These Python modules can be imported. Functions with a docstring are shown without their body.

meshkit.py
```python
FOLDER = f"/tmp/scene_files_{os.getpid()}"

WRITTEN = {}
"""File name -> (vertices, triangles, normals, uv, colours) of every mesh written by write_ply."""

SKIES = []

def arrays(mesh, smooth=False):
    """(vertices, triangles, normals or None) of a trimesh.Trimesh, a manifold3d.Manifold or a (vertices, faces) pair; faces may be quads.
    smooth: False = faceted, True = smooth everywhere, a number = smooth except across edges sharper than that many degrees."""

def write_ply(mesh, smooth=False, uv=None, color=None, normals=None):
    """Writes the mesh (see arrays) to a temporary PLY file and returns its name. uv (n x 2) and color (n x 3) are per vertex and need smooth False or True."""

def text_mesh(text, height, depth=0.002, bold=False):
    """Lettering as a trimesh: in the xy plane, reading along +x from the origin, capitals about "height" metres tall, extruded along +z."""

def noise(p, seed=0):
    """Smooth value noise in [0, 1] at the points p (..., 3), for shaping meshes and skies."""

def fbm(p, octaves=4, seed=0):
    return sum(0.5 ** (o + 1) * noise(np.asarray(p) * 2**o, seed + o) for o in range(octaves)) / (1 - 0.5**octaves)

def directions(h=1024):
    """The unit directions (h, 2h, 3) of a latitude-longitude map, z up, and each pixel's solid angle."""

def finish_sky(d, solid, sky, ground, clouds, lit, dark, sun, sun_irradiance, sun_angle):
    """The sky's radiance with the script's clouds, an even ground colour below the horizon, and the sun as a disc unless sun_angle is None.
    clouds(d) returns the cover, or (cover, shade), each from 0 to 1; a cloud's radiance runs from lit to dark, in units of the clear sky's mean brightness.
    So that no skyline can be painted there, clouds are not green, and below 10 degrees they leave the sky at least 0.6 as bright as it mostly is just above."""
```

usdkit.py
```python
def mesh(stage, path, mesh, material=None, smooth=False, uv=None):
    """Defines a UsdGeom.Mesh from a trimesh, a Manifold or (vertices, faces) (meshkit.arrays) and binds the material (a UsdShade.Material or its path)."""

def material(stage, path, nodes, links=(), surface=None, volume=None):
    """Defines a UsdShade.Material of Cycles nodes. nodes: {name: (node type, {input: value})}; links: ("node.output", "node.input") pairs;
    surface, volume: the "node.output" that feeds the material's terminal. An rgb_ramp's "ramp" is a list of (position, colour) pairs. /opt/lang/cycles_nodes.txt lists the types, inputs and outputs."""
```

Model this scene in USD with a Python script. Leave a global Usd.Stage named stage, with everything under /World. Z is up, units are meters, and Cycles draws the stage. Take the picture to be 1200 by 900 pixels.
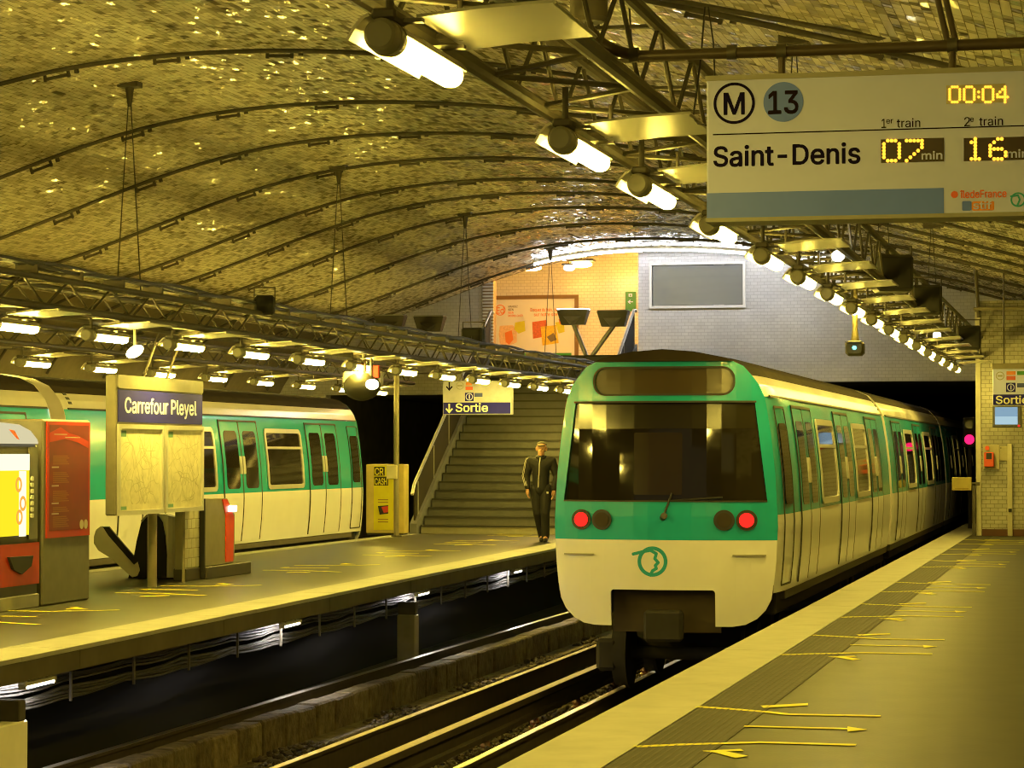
import math, random
import numpy as np, trimesh, usdkit, meshkit
import manifold3d as m3
from pxr import Usd, UsdGeom, UsdShade, UsdLux, Gf, Sdf
from shapely.geometry import Polygon, Point, box as sbox, LineString
from shapely import affinity
from shapely.ops import unary_union
from scipy.interpolate import CubicSpline

random.seed(7); rng = np.random.default_rng(7)
stage = Usd.Stage.CreateInMemory()
UsdGeom.SetStageUpAxis(stage, UsdGeom.Tokens.z); UsdGeom.SetStageMetersPerUnit(stage, 1.0)
UsdGeom.Xform.Define(stage, '/World'); UsdGeom.Scope.Define(stage, '/World/Looks')

# ------------------------------------------------------------------ camera, ambient, exposure
FPX = 3000.0                                    # focal length in pixels of the 1200 x 900 frame (a 90 mm tele)
EYE = np.array([0.0, 0.0, 1.55])
_th = math.atan((1290 - 600) / FPX); _ph = math.atan((533 - 450) / math.hypot(FPX, 690))
CF = np.array([-math.sin(_th) * math.cos(_ph), math.cos(_th) * math.cos(_ph), math.sin(_ph)])
CR = np.array([math.cos(_th), math.sin(_th), 0.0]); CU = np.cross(CR, CF)
cam = UsdGeom.Camera.Define(stage, '/World/Camera')
cam.CreateHorizontalApertureAttr(36.0); cam.CreateVerticalApertureAttr(27.0); cam.CreateFocalLengthAttr(36.0 * FPX / 1200)
cam.CreateClippingRangeAttr(Gf.Vec2f(0.1, 500)); cam.CreateExposureAttr(0.75)
_m = Gf.Matrix4d(*CR, 0, *CU, 0, *(-CF), 0, *EYE, 1); cam.AddTransformOp().Set(_m)
dome = UsdLux.DomeLight.Define(stage, '/World/Ambient'); dome.CreateColorAttr(Gf.Vec3f(1.0, .9, .55)); dome.CreateIntensityAttr(0.02)

SODIUM = (1.0, .74, .105); LAMP = 88.0            # colour and strength of the platform lamps
WHITE_TUBE = (1.0, .93, .88)

def at(u, v, X=None, Y=None, Z=None):
    """The point of the place seen at photo pixel (u, v) that lies at X, Y or Z."""
    D = CF * FPX + CR * (u - 600) - CU * (v - 450)
    t = ((X - EYE[0]) / D[0]) if X is not None else ((Y - EYE[1]) / D[1]) if Y is not None else ((Z - EYE[2]) / D[2])
    return EYE + D * t

# ------------------------------------------------------------------ naming helpers
_used = {}
def numbered(path, name):
    k = _used.get((path, name), 0); _used[(path, name)] = k + 1
    return f'{path}/{name}' if k == 0 else f'{path}/{name}_{k:03d}'
def keys(p, label=None, cat=None, group=None, kind=None):
    for k, v in (('label', label), ('category', cat), ('group', group), ('kind', kind)):
        if v: p.SetCustomDataByKey(k, v)
    return p
def thing(name, label, cat, loc=(0, 0, 0), rotz=0.0, group=None, kind=None):
    x = UsdGeom.Xform.Define(stage, numbered('/World', name))
    x.AddTranslateOp().Set(Gf.Vec3d(*map(float, loc)))
    x.AddRotateZOp().Set(float(rotz))
    return keys(x.GetPrim(), label, cat, group, kind)
def obj(name, mesh, mat, parent=None, label=None, cat=None, group=None, kind=None, smooth=35):
    path = numbered(str(parent.GetPath()) if parent is not None else '/World', name)
    if isinstance(mesh, MB): mesh = mesh.mesh()
    return keys(usdkit.mesh(stage, path, mesh, mat, smooth=smooth).GetPrim(), label, cat, group, kind)
def dup(root, loc, rotz, label, group=None, cat=None):
    was = root.GetCustomData()
    base = root.GetName()
    if base[-4:-3] == '_' and base[-3:].isdigit(): base = base[:-4]
    r = thing(base, label, cat or was['category'], loc, rotz, group or was.get('group'))
    r.GetReferences().AddInternalReference(root.GetPath()); r.SetInstanceable(True)
    return r
ORD = ['first', 'second', 'third', 'fourth', 'fifth', 'sixth', 'seventh', 'eighth', 'ninth', 'tenth', 'eleventh', 'twelfth', 'thirteenth', 'fourteenth', 'fifteenth', 'sixteenth', 'seventeenth', 'eighteenth', 'nineteenth', 'twentieth', 'twenty-first', 'twenty-second', 'twenty-third', 'twenty-fourth']

# ------------------------------------------------------------------ mesh helpers
class MB:
    def __init__(s): s.p = []
    def add(s, m): s.p.append(m); return s
    def box(s, lo, hi, bevel=0.0):
        lo, hi = np.minimum(lo, hi), np.maximum(lo, hi)
        b = min(bevel, .45 * float(np.min(hi - lo)))
        if b > 0:
            c = [m3.Manifold.cube([float(hi[i] - lo[i] - (2 * b if i != k else 0)) for i in range(3)]).translate([float(lo[i] + (b if i != k else 0)) for i in range(3)]) for k in range(3)]
            mm = m3.Manifold.batch_hull(c).to_mesh()
            s.p.append(trimesh.Trimesh(np.array(mm.vert_properties[:, :3]), np.array(mm.tri_verts), process=False))
        else:
            m = trimesh.creation.box(hi - lo); m.apply_translation((lo + hi) / 2); s.p.append(m)
        return s
    def tube(s, a, b, r, n=10, r2=None):
        a, b = np.asarray(a, float), np.asarray(b, float); L = np.linalg.norm(b - a)
        m = trimesh.creation.cylinder(r, L, sections=n)
        if r2 is not None:
            v = m.vertices.copy(); k = v[:, 2] > 0; v[k, :2] *= r2 / r; m.vertices = v
        m.apply_transform(trimesh.geometry.align_vectors([0, 0, 1], (b - a) / L)); m.apply_translation((a + b) / 2); s.p.append(m); return s
    def path(s, pts, r, n=8):
        s.p.append(sweep(np.asarray(pts, float), r, n)); return s
    def bar(s, a, b, w, h):
        """A rectangular bar from a to b, w wide sideways, h tall."""
        a, b = np.asarray(a, float), np.asarray(b, float); d = b - a; L = np.linalg.norm(d); d = d / L
        up = np.array([0, 0, 1.0]) if abs(d[2]) < .95 else np.array([1.0, 0, 0])
        x = np.cross(d, up); x /= np.linalg.norm(x); z = np.cross(x, d)
        m = trimesh.creation.box([w, L, h]); T = np.eye(4); T[:3, 0], T[:3, 1], T[:3, 2], T[:3, 3] = x, d, z, (a + b) / 2
        m.apply_transform(T); s.p.append(m); return s
    def prism(s, poly, depth, f):
        """extrudes a shapely polygon, then maps (x, y, h) through f"""
        for g in getattr(poly, 'geoms', [poly]):
            if g.is_empty or g.area < 1e-9: continue
            m = trimesh.creation.extrude_polygon(g, depth, engine='earcut')
            v, inv = np.array(m.vertices), m.faces
            m = trimesh.Trimesh(np.asarray(f(v[:, 0], v[:, 1], v[:, 2])).T, inv, process=False)
            s.p.append(m)
        return s
    def mesh(s):
        m = trimesh.util.concatenate(s.p) if len(s.p) > 1 else s.p[0]
        return m
def sweep(P, r, n=8):
    T = np.gradient(P, axis=0); T /= np.linalg.norm(T, axis=1, keepdims=True)
    up = np.array([0, 0, 1.0]) if abs(T[0, 2]) < .9 else np.array([1.0, 0, 0])
    N = up - (T[0] @ up) * T[0]; V = []
    for p, t in zip(P, T):
        N = N - (N @ t) * t; N /= np.linalg.norm(N); B = np.cross(t, N)
        a = np.linspace(0, 2 * np.pi, n, endpoint=False)
        V.append(p + r * (np.cos(a)[:, None] * N + np.sin(a)[:, None] * B))
    V = np.concatenate(V); F = []
    k = len(P)
    for i in range(k - 1):
        for j in range(n):
            a, b = i * n + j, i * n + (j + 1) % n
            F += [[a, b, b + n], [a, b + n, a + n]]
    for j in range(1, n - 1):
        F += [[0, j + 1, j], [(k - 1) * n, (k - 1) * n + j, (k - 1) * n + j + 1]]
    return trimesh.Trimesh(V, F, process=False)
def lathe(profile, n=24):
    return trimesh.creation.revolve(np.asarray(profile, float), sections=n)
def rrect(x0, y0, x1, y1, r, q=5):
    return sbox(x0 + r, y0 + r, x1 - r, y1 - r).buffer(r, quad_segs=q)
def front(oy): return lambda x, y, h: (x, oy - h, y)              # drawn in (x, z), faces the camera end (-y)
def side(ox): return lambda x, y, h: (ox + h, x, y)               # drawn in (y, z), faces the track side (+x)
def side_neg(ox): return lambda x, y, h: (ox - h, -x, y)
def top(oz): return lambda x, y, h: (x, y, oz + h)
def text(s, x, y, height, f, width=None, bold=False, depth=.002, mid=False):
    m = meshkit.text_mesh(s, height, depth, bold); v = np.array(m.vertices)
    v[:, 0] -= v[:, 0].min()
    if width: v[:, 0] *= width / v[:, 0].max()
    if mid: v[:, 0] -= v[:, 0].max() / 2
    return trimesh.Trimesh(np.asarray(f(v[:, 0] + x, v[:, 1] + y, v[:, 2])).T, m.faces, process=False)
def poly_mesh(poly, depth, f): return MB().prism(poly, depth, f).mesh()

# ------------------------------------------------------------------ materials
_mats = {}
def mat(name, color=0, rough=.5, metal=0.0, glow=0.0, var=.12, scale=6.0, bump=0.0, bscale=40.0, coat=0.0, spec=.5):
    if name in _mats: return _mats[name]
    c = np.array(color, float)
    n = {'p': ('principled_bsdf', {'roughness': rough, 'metallic': metal, 'coat_weight': coat, 'specular_ior_level': spec, 'base_color': tuple(c), 'emission_color': tuple(c), 'emission_strength': glow}), 'g': ('geometry', {})}
    L = []
    if var > 0:
        n['n'] = ('noise_texture', {'scale': scale, 'detail': 4.0, 'roughness': .6})
        n['r'] = ('rgb_ramp', {'ramp': [(.25, tuple(c * (1 - var))), (.75, tuple(np.minimum(c * (1 + var), 1)))]})
        L += [('g.position', 'n.vector'), ('n.fac', 'r.fac'), ('r.color', 'p.base_color')]
    if bump > 0:
        n['bn'] = ('noise_texture', {'scale': bscale, 'detail': 3.0}); n['b'] = ('bump', {'strength': 1.0, 'distance': bump})
        L += [('g.position', 'bn.vector'), ('bn.fac', 'b.height'), ('b.normal', 'p.normal')]
    _mats[name] = usdkit.material(stage, '/World/Looks/' + name, n, L, surface='p.BSDF')
    return _mats[name]
def emit(name, color, strength):
    if name not in _mats:
        _mats[name] = usdkit.material(stage, '/World/Looks/' + name, {'e': ('emission', {'color': color, 'strength': strength})}, [], surface='e.emission')
    return _mats[name]
def tile_mat(name, axes, c1, c2, mortar, rough=.25, w=.15, h=.075, dirt=0.0):
    """Far-off glazed wall tiles in running bond; axes picks the two world axes of the wall."""
    n = {'g': ('geometry', {}), 's': ('separate_xyz', {}), 'c': ('combine_xyz', {}),
         'b': ('brick_texture', {'scale': 1.0, 'brick_width': w, 'row_height': h, 'mortar_size': .005, 'mortar_smooth': .1, 'color1': c1, 'color2': c2, 'mortar': mortar}),
         'u': ('bump', {'strength': .6, 'distance': .004, 'invert': True}), 'n': ('noise_texture', {'scale': 1.3, 'detail': 5.0}),
         'r': ('rgb_ramp', {'ramp': [(.35, (1 - dirt, 1 - dirt, 1 - dirt)), (.6, (1, 1, 1))]}), 'm': ('mix', {'mix_type': 'multiply', 'fac': 1.0}),
         'p': ('principled_bsdf', {'roughness': rough})}
    L = [('g.position', 's.vector'), (f's.{axes[0]}', 'c.x'), (f's.{axes[1]}', 'c.y'), ('c.vector', 'b.vector'), ('b.fac', 'u.height'), ('u.normal', 'p.normal'),
         ('g.position', 'n.vector'), ('n.fac', 'r.fac'), ('b.color', 'm.color1'), ('r.color', 'm.color2'), ('m.color', 'p.base_color')]
    _mats[name] = usdkit.material(stage, '/World/Looks/' + name, n, L, surface='p.BSDF'); return _mats[name]
# vault tiles: every tile is an island, so tone varies by island; some kept their gloss, most are dulled
for nm, ro, sp in (('vault_tile', .34, .25), ('vault_tile_glossy', .09, .22)):
    _mats[nm] = usdkit.material(stage, '/World/Looks/' + nm, {
        'g': ('geometry', {}), 'r': ('rgb_ramp', {'ramp': [(0, (.76, .71, .54)), (.5, (.79, .74, .57)), (1, (.82, .77, .60))]}),
        'n': ('noise_texture', {'scale': .8, 'detail': 4.0}), 'r2': ('rgb_ramp', {'ramp': [(.3, (.84, .81, .75)), (.65, (1, 1, 1))]}), 'm': ('mix', {'mix_type': 'multiply', 'fac': 1.0}),
        'p': ('principled_bsdf', {'roughness': ro, 'specular_ior_level': sp})},
        [('g.random_per_island', 'r.fac'), ('g.position', 'n.vector'), ('n.fac', 'r2.fac'), ('r.color', 'm.color1'), ('r2.color', 'm.color2'), ('m.color', 'p.base_color')], surface='p.BSDF')
VAULT_JOINT = mat('vault_joint', (.20, .17, .10), .8)
ASPHALT = mat('platform_asphalt', (.046, .045, .038), .36, var=.16, scale=2.5, bump=.0006, bscale=60, spec=.22)
EDGE = mat('edge_stone', (.41, .40, .34), .6, var=.12, scale=3.0, bump=.001, bscale=50)
CONC = mat('concrete', (.30, .28, .24), .8, var=.3, scale=4.0, bump=.004, bscale=25)
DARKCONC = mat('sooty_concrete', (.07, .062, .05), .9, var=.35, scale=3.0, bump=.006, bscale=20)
SOOT = mat('soot', (.025, .022, .018), .9, var=.3, scale=5)  # grime whose black also stands in for shade under the cars
STEEL = mat('dark_steel', (.10, .088, .066), .5, .3, var=.2, scale=9)
TRUSSM = mat('truss_paint', (.075, .065, .042), .55, var=.2, scale=7)
BLACKP = mat('black_paint', (.02, .018, .016), .45, var=.15)
GALV = mat('galvanised', (.48, .47, .43), .4, .6, var=.12, scale=14)
GREYP = mat('grey_paint', (.30, .29, .25), .45, var=.08)
WHITEP = mat('white_enamel', (.80, .79, .74), .35, var=.03)
RAILT = mat('rail_head', (.55, .50, .42), .28, .9, var=.15, scale=20)
RUST = mat('rail_rust', (.032, .022, .013), .75, .2, var=.3, scale=10)
YPAINT = mat('yellow_road_paint', (.72, .66, .01), .6, var=.10, scale=12)
TGREEN = mat('train_green', (.012, .36, .45), .22, var=.04, scale=2, coat=.3)
TWHITE = mat('train_white', (.76, .75, .78), .28, var=.04, scale=2, coat=.2)
TCREAM = mat('train_roof_band', (.66, .63, .62), .22, .15, var=.06, scale=2)
TROOF = mat('train_roof', (.035, .027, .018), .85, var=.2, scale=3, spec=.1)
TGLASS = mat('train_glass', (.020, .016, .011), .05, var=.0, spec=.6)
TRUBBER = mat('rubber_seal', (.03, .03, .027), .6, var=.1)
TFRAME = mat('window_frame_alloy', (.62, .60, .55), .35, .5, var=.05)
NAVY = mat('sign_navy', (.020, .019, .24), .7, var=.05, spec=.15)
INK = mat('sign_ink', (.010, .007, .035), .8, var=.0, spec=.05)
SIGNW = mat('sign_white', (.53, .56, .98), .5, var=.03)
SIGNB = mat('sign_blue', (.11, .20, .85), .45, var=.04)
LED = emit('led_orange', (1.0, .42, .03), 1.35)
LEDBG = mat('led_panel', (.05, .03, .018), .3, var=.0)
RED = mat('red_panel', (.50, .035, .02), .4, var=.06)
DRED = mat('deep_red', (.19, .014, .005), .4, var=.15, scale=5)
ORANGE = mat('orange_print', (.85, .25, .03), .5, var=.05)
YELLOW = mat('yellow_print', (.62, .56, .015), .5, var=.06)
SKIN = mat('skin', (.55, .30, .18), .55, var=.06)
CLOTH = mat('black_cloth', (.013, .012, .012), .8, var=.25, scale=30, bump=.002, bscale=90)
LAMPGLOW = emit('sodium_glow', SODIUM, LAMP); ISLGLOW = emit('sodium_glow_island', SODIUM, LAMP * 1.95)
TUBEGLOW = emit('tube_glow', WHITE_TUBE, 130.0)
TILE_END = tile_mat('end_wall_tile', 'xz', (.58, .575, .58), (.64, .635, .63), (.46, .455, .45), dirt=.12)
TILE_PIER = tile_mat('pier_tile', 'xz', (.44, .42, .34), (.50, .48, .40), (.22, .20, .15), dirt=.4)
TILE_ROOM = tile_mat('gallery_tile', 'xz', (.72, .66, .54), (.76, .70, .58), (.55, .48, .38), w=.15, h=.075)
TILE_SIDE = tile_mat('side_tile', 'yz', (.55, .53, .46), (.62, .60, .52), (.30, .28, .22), dirt=.3)

# ------------------------------------------------------------------ the vault
YEND = 57.2; Y0 = -14.0
_k = np.array([(-19.3, -1.4), (-19.25, .8), (-18.9, 2.6), (-18, 3.86), (-16, 4.68), (-14, 5.36), (-12, 5.92), (-10, 6.12), (-8, 6.06), (-6, 5.8), (-4.5, 5.52), (-3, 5.17), (-1.5, 4.78), (0, 4.33), (1.2, 3.75), (2.1, 2.9), (2.6, 1.5), (2.7, 0.0)])
_s = np.r_[0, np.cumsum(np.linalg.norm(np.diff(_k, axis=0), axis=1))]
_cx, _cz = CubicSpline(_s, _k[:, 0]), CubicSpline(_s, _k[:, 1])
_f = np.linspace(0, _s[-1], 4000); _fx, _fz = _cx(_f), _cz(_f)
_l = np.r_[0, np.cumsum(np.hypot(np.diff(_fx), np.diff(_fz)))]
VLEN = _l[-1]
def vault(s):
    """point (x, z), tangent and inward normal at arc length s from the left foot"""
    s = np.asarray(s, float); x, z = np.interp(s, _l, _fx), np.interp(s, _l, _fz)
    e = 2e-2; dx = np.interp(s + e, _l, _fx) - np.interp(s - e, _l, _fx); dz = np.interp(s + e, _l, _fz) - np.interp(s - e, _l, _fz)
    n = np.hypot(dx, dz); dx, dz = dx / n, dz / n
    return x, z, dx, dz, dz, -dx
def vz(x): return float(np.interp(x, _fx, _fz))
def vs(x): return float(np.interp(x, _fx, _l))

def build_vault():
    ss = np.linspace(0, VLEN, 130); x, z, tx, tz, nx, nz = vault(ss)
    m = MB(); n = len(ss); V = []; F = []
    for y in (Y0, YEND):
        V += [np.c_[x, np.full(n, y), z], np.c_[x - .3 * nx, np.full(n, y), z - .3 * nz]]
    V = np.concatenate(V); A, B, C, D = 0, n, 2 * n, 3 * n
    for i in range(n - 1):
        F += [[A + i, C + i, C + i + 1], [A + i, C + i + 1, A + i + 1], [B + i, D + i + 1, D + i], [B + i, B + i + 1, D + i + 1],
              [A + i, A + i + 1, B + i + 1], [A + i, B + i + 1, B + i], [C + i, D + i + 1, C + i + 1], [C + i, D + i, D + i + 1]]
    c = obj('ceiling', trimesh.Trimesh(V, F, process=False), VAULT_JOINT, None, 'white glazed tile vault arching over the platforms and tracks', None, kind='structure', smooth=60)
    # glazed tiles, each a plate of its own with its own slight tilt
    a0, a1 = vs(-17.3), vs(2.3); rows = int((a1 - a0) / .076); sr = a0 + (np.arange(rows) + .5) * .076
    x, z, tx, tz, nx, nz = vault(sr)
    cols = int((YEND - 6.5) / .152); N = []
    R, Cc = np.meshgrid(np.arange(rows), np.arange(cols), indexing='ij'); R, Cc = R.ravel(), Cc.ravel()
    yc = 6.5 + (Cc + .5 + .5 * (R % 2)) * .152; keep = yc < YEND - .1; R, yc = R[keep], yc[keep]
    k = len(R); r2 = np.random.default_rng(11)
    glossy = r2.random(k) < .45; sg_ = np.where(glossy, .055, .02); ta, tb = r2.normal(0, 1, k) * sg_, r2.normal(0, 1, k) * sg_
    P = np.c_[x[R], yc, z[R]] + .0035 * np.c_[nx[R], np.zeros(k), nz[R]]
    Tv, Nv = np.c_[tx[R], np.zeros(k), tz[R]], np.c_[nx[R], np.zeros(k), nz[R]]; Yv = np.tile([0, 1.0, 0], (k, 1))
    V = np.zeros((k, 4, 3))
    for q, (i, j) in enumerate(((-1, -1), (1, -1), (1, 1), (-1, 1))):
        V[:, q] = P + .0346 * i * Tv + .0742 * j * Yv + (.0346 * i * ta + .0742 * j * tb)[:, None] * Nv * .9
    for nm, sel in (('vault_tile', ~glossy), ('vault_tile_glossy', glossy)):
        W = V[sel]; b = np.arange(len(W))[:, None] * 4
        obj('glazed_tile', (W.reshape(-1, 3), np.concatenate([b + [0, 3, 2], b + [0, 2, 1]], 1).reshape(-1, 3)), _mats[nm], c, kind='stuff', smooth=False)
build_vault()

HOOPS = [14.0, 20.6, 27.3, 31.6, 34.9, 38.0, 41.1, 43.4, 46.1, 49.5, 53.1, 56.0]
def build_hoop(y, label):
    t = thing('conduit_hoop', label, 'conduit', (0, y, 0), 0, 'conduit hoops on the vault')
    ss = np.linspace(vs(-18.7), vs(2.2), 90); x, z, tx, tz, nx, nz = vault(ss)
    obj('pipe', sweep(np.c_[x + .055 * nx, 0 * x, z + .055 * nz], .027, 8), STEEL, t, smooth=60)
    s = vs(-18.2) + (y * .37) % 1.0
    while s < vs(1.8):
        x, z, tx, tz, nx, nz = vault(s); f = lambda a, b, c: np.array([x + a * tx + c * nx, b, z + a * tz + c * nz])
        m = MB().bar(f(-.17, .27, .07), f(.15, .27, .07), .03, .035)
        for a in (-.16, .13): m.bar(f(a, .27, .004), f(a, .27, .10), .035, .03)
        m.tube(f(.235, .27, .005), f(.235, .27, .07), .03, 8)
        obj('bracket', m, STEEL, t, smooth=False); s += 1.36
# the eleventh (y = 53.1) hides behind the lamps only in part; all are named from the camera
for i, y in enumerate(HOOPS): build_hoop(y, f'dark conduit hoop with small brackets round the vault, {ORD[i]} from the camera')

# ------------------------------------------------------------------ end wall, gallery, tunnels
TUN_Z = 3.14
def vault_poly(dz=0.0):
    ss = np.linspace(0, VLEN, 200); x, z, *_ = vault(ss); return Polygon(list(zip(x, z + dz)) + [(2.7, -1.6), (-19.3, -1.6)])
a_, b_ = at(565, 400, Y=YEND), at(748, 400, Y=YEND)
GX0, GX1 = a_[0], b_[0]; LAND = 3.63
wp = vault_poly().difference(sbox(GX0, LAND, GX1, 9)).difference(sbox(-8.5, -2, -2.36, TUN_Z)).difference(sbox(-17.6, -2, -13.35, 2.9))
wl, wh = at(763, 360, Y=YEND), at(872, 308, Y=YEND)
wp = wp.difference(sbox(wl[0], wl[2], wh[0], wh[2]))
END = obj('wall_end', poly_mesh(wp, .35, lambda x, y, h: (x, YEND + .35 - h, y)), TILE_END, None, 'pale tiled end wall under the vault above the tunnel mouths', kind='structure', smooth=False)
# control-room window
w = thing('window_1', 'control room window in the tiled end wall above the track', None, kind='structure')
x0, z0, x1, z1 = wl[0], wl[2], wh[0], wh[2]
fr = sbox(x0, z0, x1, z1).buffer(.035, join_style=2).difference(sbox(x0 + .025, z0 + .025, x1 - .025, z1 - .025))
obj('frame', poly_mesh(fr, .12, front(YEND + .06)), WHITEP, w, smooth=False)
obj('glass', poly_mesh(sbox(x0 + .04, z0 + .04, x1 - .04, z1 - .04), .012, front(YEND + .02)), mat('window_glass', (.50, .53, .52), .05, .6, var=0), w, smooth=False)
obj('blind_room', MB().box((x0 - .1, YEND + .36, z0 - .3), (x1 + .1, YEND + .45, z1 + .3)), DARKCONC, w, smooth=False)
# gallery (upper landing behind the stairs)
YB = 61.0
obj('floor_landing', MB().box((-15.9, YEND - .9, LAND - .25), (-8.6, YB, LAND)), CONC, None, 'landing floor at the head of the stairs', kind='structure', smooth=False)
obj('wall_gallery', MB().box((-16.0, YB, LAND - .3), (-8.3, YB + .25, 7.4)), TILE_ROOM, None, 'warm lit tiled wall behind the stair landing', kind='structure', smooth=False)
GW = mat('gallery_plaster', (.66, .60, .50), .6, var=.08)
obj('wall_gallery_left', MB().box((-15.9, YEND + .36, LAND - .3), (-15.6, YB, 7.4)), GW, None, 'plain side wall of the lit stair landing', kind='structure', smooth=False)
obj('wall_gallery_right', MB().box((-8.55, YEND + .36, LAND - .3), (-8.3, YB, 7.4)), GW, None, 'plain side wall of the landing beside the green sign', kind='structure', smooth=False)
obj('ceiling_gallery', MB().box((-16.0, YEND + .36, 7.2), (-8.3, YB + .2, 7.4)), GW, None, 'plain ceiling of the lit stair landing', kind='structure', smooth=False)
# striped tile quoin at the opening's jamb
t = thing('jamb_quoin', 'narrow ribbed tile strip at the left jamb of the lit opening', 'tile strip')
ja, jb = at(566, 400, Y=YEND)[0], at(578, 400, Y=YEND)[0]
obj('backing', MB().box((ja, YEND - .02, LAND), (jb, YEND + .30, 6.0)), mat('quoin_joint', (.30, .20, .10), .8), t, smooth=False)
for i in range(31): obj('tile', MB().box((ja - .005, YEND - .045, LAND + .02 + i * .074), (jb + .01, YEND - .015, LAND + .065 + i * .074)), WHITEP, t, smooth=False)
# tunnels behind the end wall
def tunnel(name, x0, x1, zt, label):
    p = sbox(x0 - .3, -1.7, x1 + .3, zt + .3).difference(sbox(x0, -1.35, x1, zt))
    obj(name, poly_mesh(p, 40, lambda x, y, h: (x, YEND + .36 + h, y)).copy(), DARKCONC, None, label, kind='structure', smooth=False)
obj('tunnel_end', MB().box((-19, YEND + 40, -2), (0, YEND + 40.2, 4)), SOOT, None, 'added dark cap closing the far end of the running tunnels', kind='structure', smooth=False)  # added cap, keeps ambient light out of the open tunnel ends
def flip(m): m.invert(); return m
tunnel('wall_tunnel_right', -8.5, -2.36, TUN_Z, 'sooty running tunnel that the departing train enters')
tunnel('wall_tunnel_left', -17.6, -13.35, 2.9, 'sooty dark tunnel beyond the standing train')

# ------------------------------------------------------------------ platforms and track beds
PY0, PY1 = -10.0, 57.1
EX = -2.90
pf = MB().box((EX + .5, PY0, -.35), (3.2, PY1, -.0))
FLOOR = obj('floor', pf, mat('near_asphalt', (.072, .071, .052), .42, var=.16, scale=2.5, bump=.001, bscale=60, spec=.06), None, 'worn glossy asphalt of the platform in front', kind='structure', smooth=False)
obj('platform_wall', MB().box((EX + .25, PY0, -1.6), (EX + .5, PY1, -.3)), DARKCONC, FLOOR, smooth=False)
def edge_strip(name, label, pa, pb, wdir, width, y0, y1, parent=None):
    """a row of pale edging slabs from pa to pb, width to the side wdir"""
    pa, pb = np.array(pa, float), np.array(pb, float); d = pb - pa; L = np.linalg.norm(d); d /= L; n = np.array(wdir, float)
    t = thing(name, label, 'platform edge', (0, 0, 0))
    k = int(L / 1.0)
    for i in range(k):
        a = pa + d * (i * L / k + .002); b = pa + d * ((i + 1) * L / k - .002)
        q = Polygon([a, b, b + n * width, a + n * width]); th = .16 if width > .495 and pa[0] > -4 else .035; dz = rng.uniform(-.0012, .0012)
        obj('edge_slab', poly_mesh(q, th, top(-th + .004 + dz)), EDGE if th > .1 else mat('edge_stone_worn', (.32, .315, .28), .6, var=.12, scale=3.0, bump=.001, bscale=50), t, smooth=False)  # island slabs darkened to offset the stronger lamps over them
    return t
edge_strip('platform_edge', 'pale stone edging of the near platform beside the moving train', (EX, 4), (EX, PY1), (1, 0), .497, 4, PY1)
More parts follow.
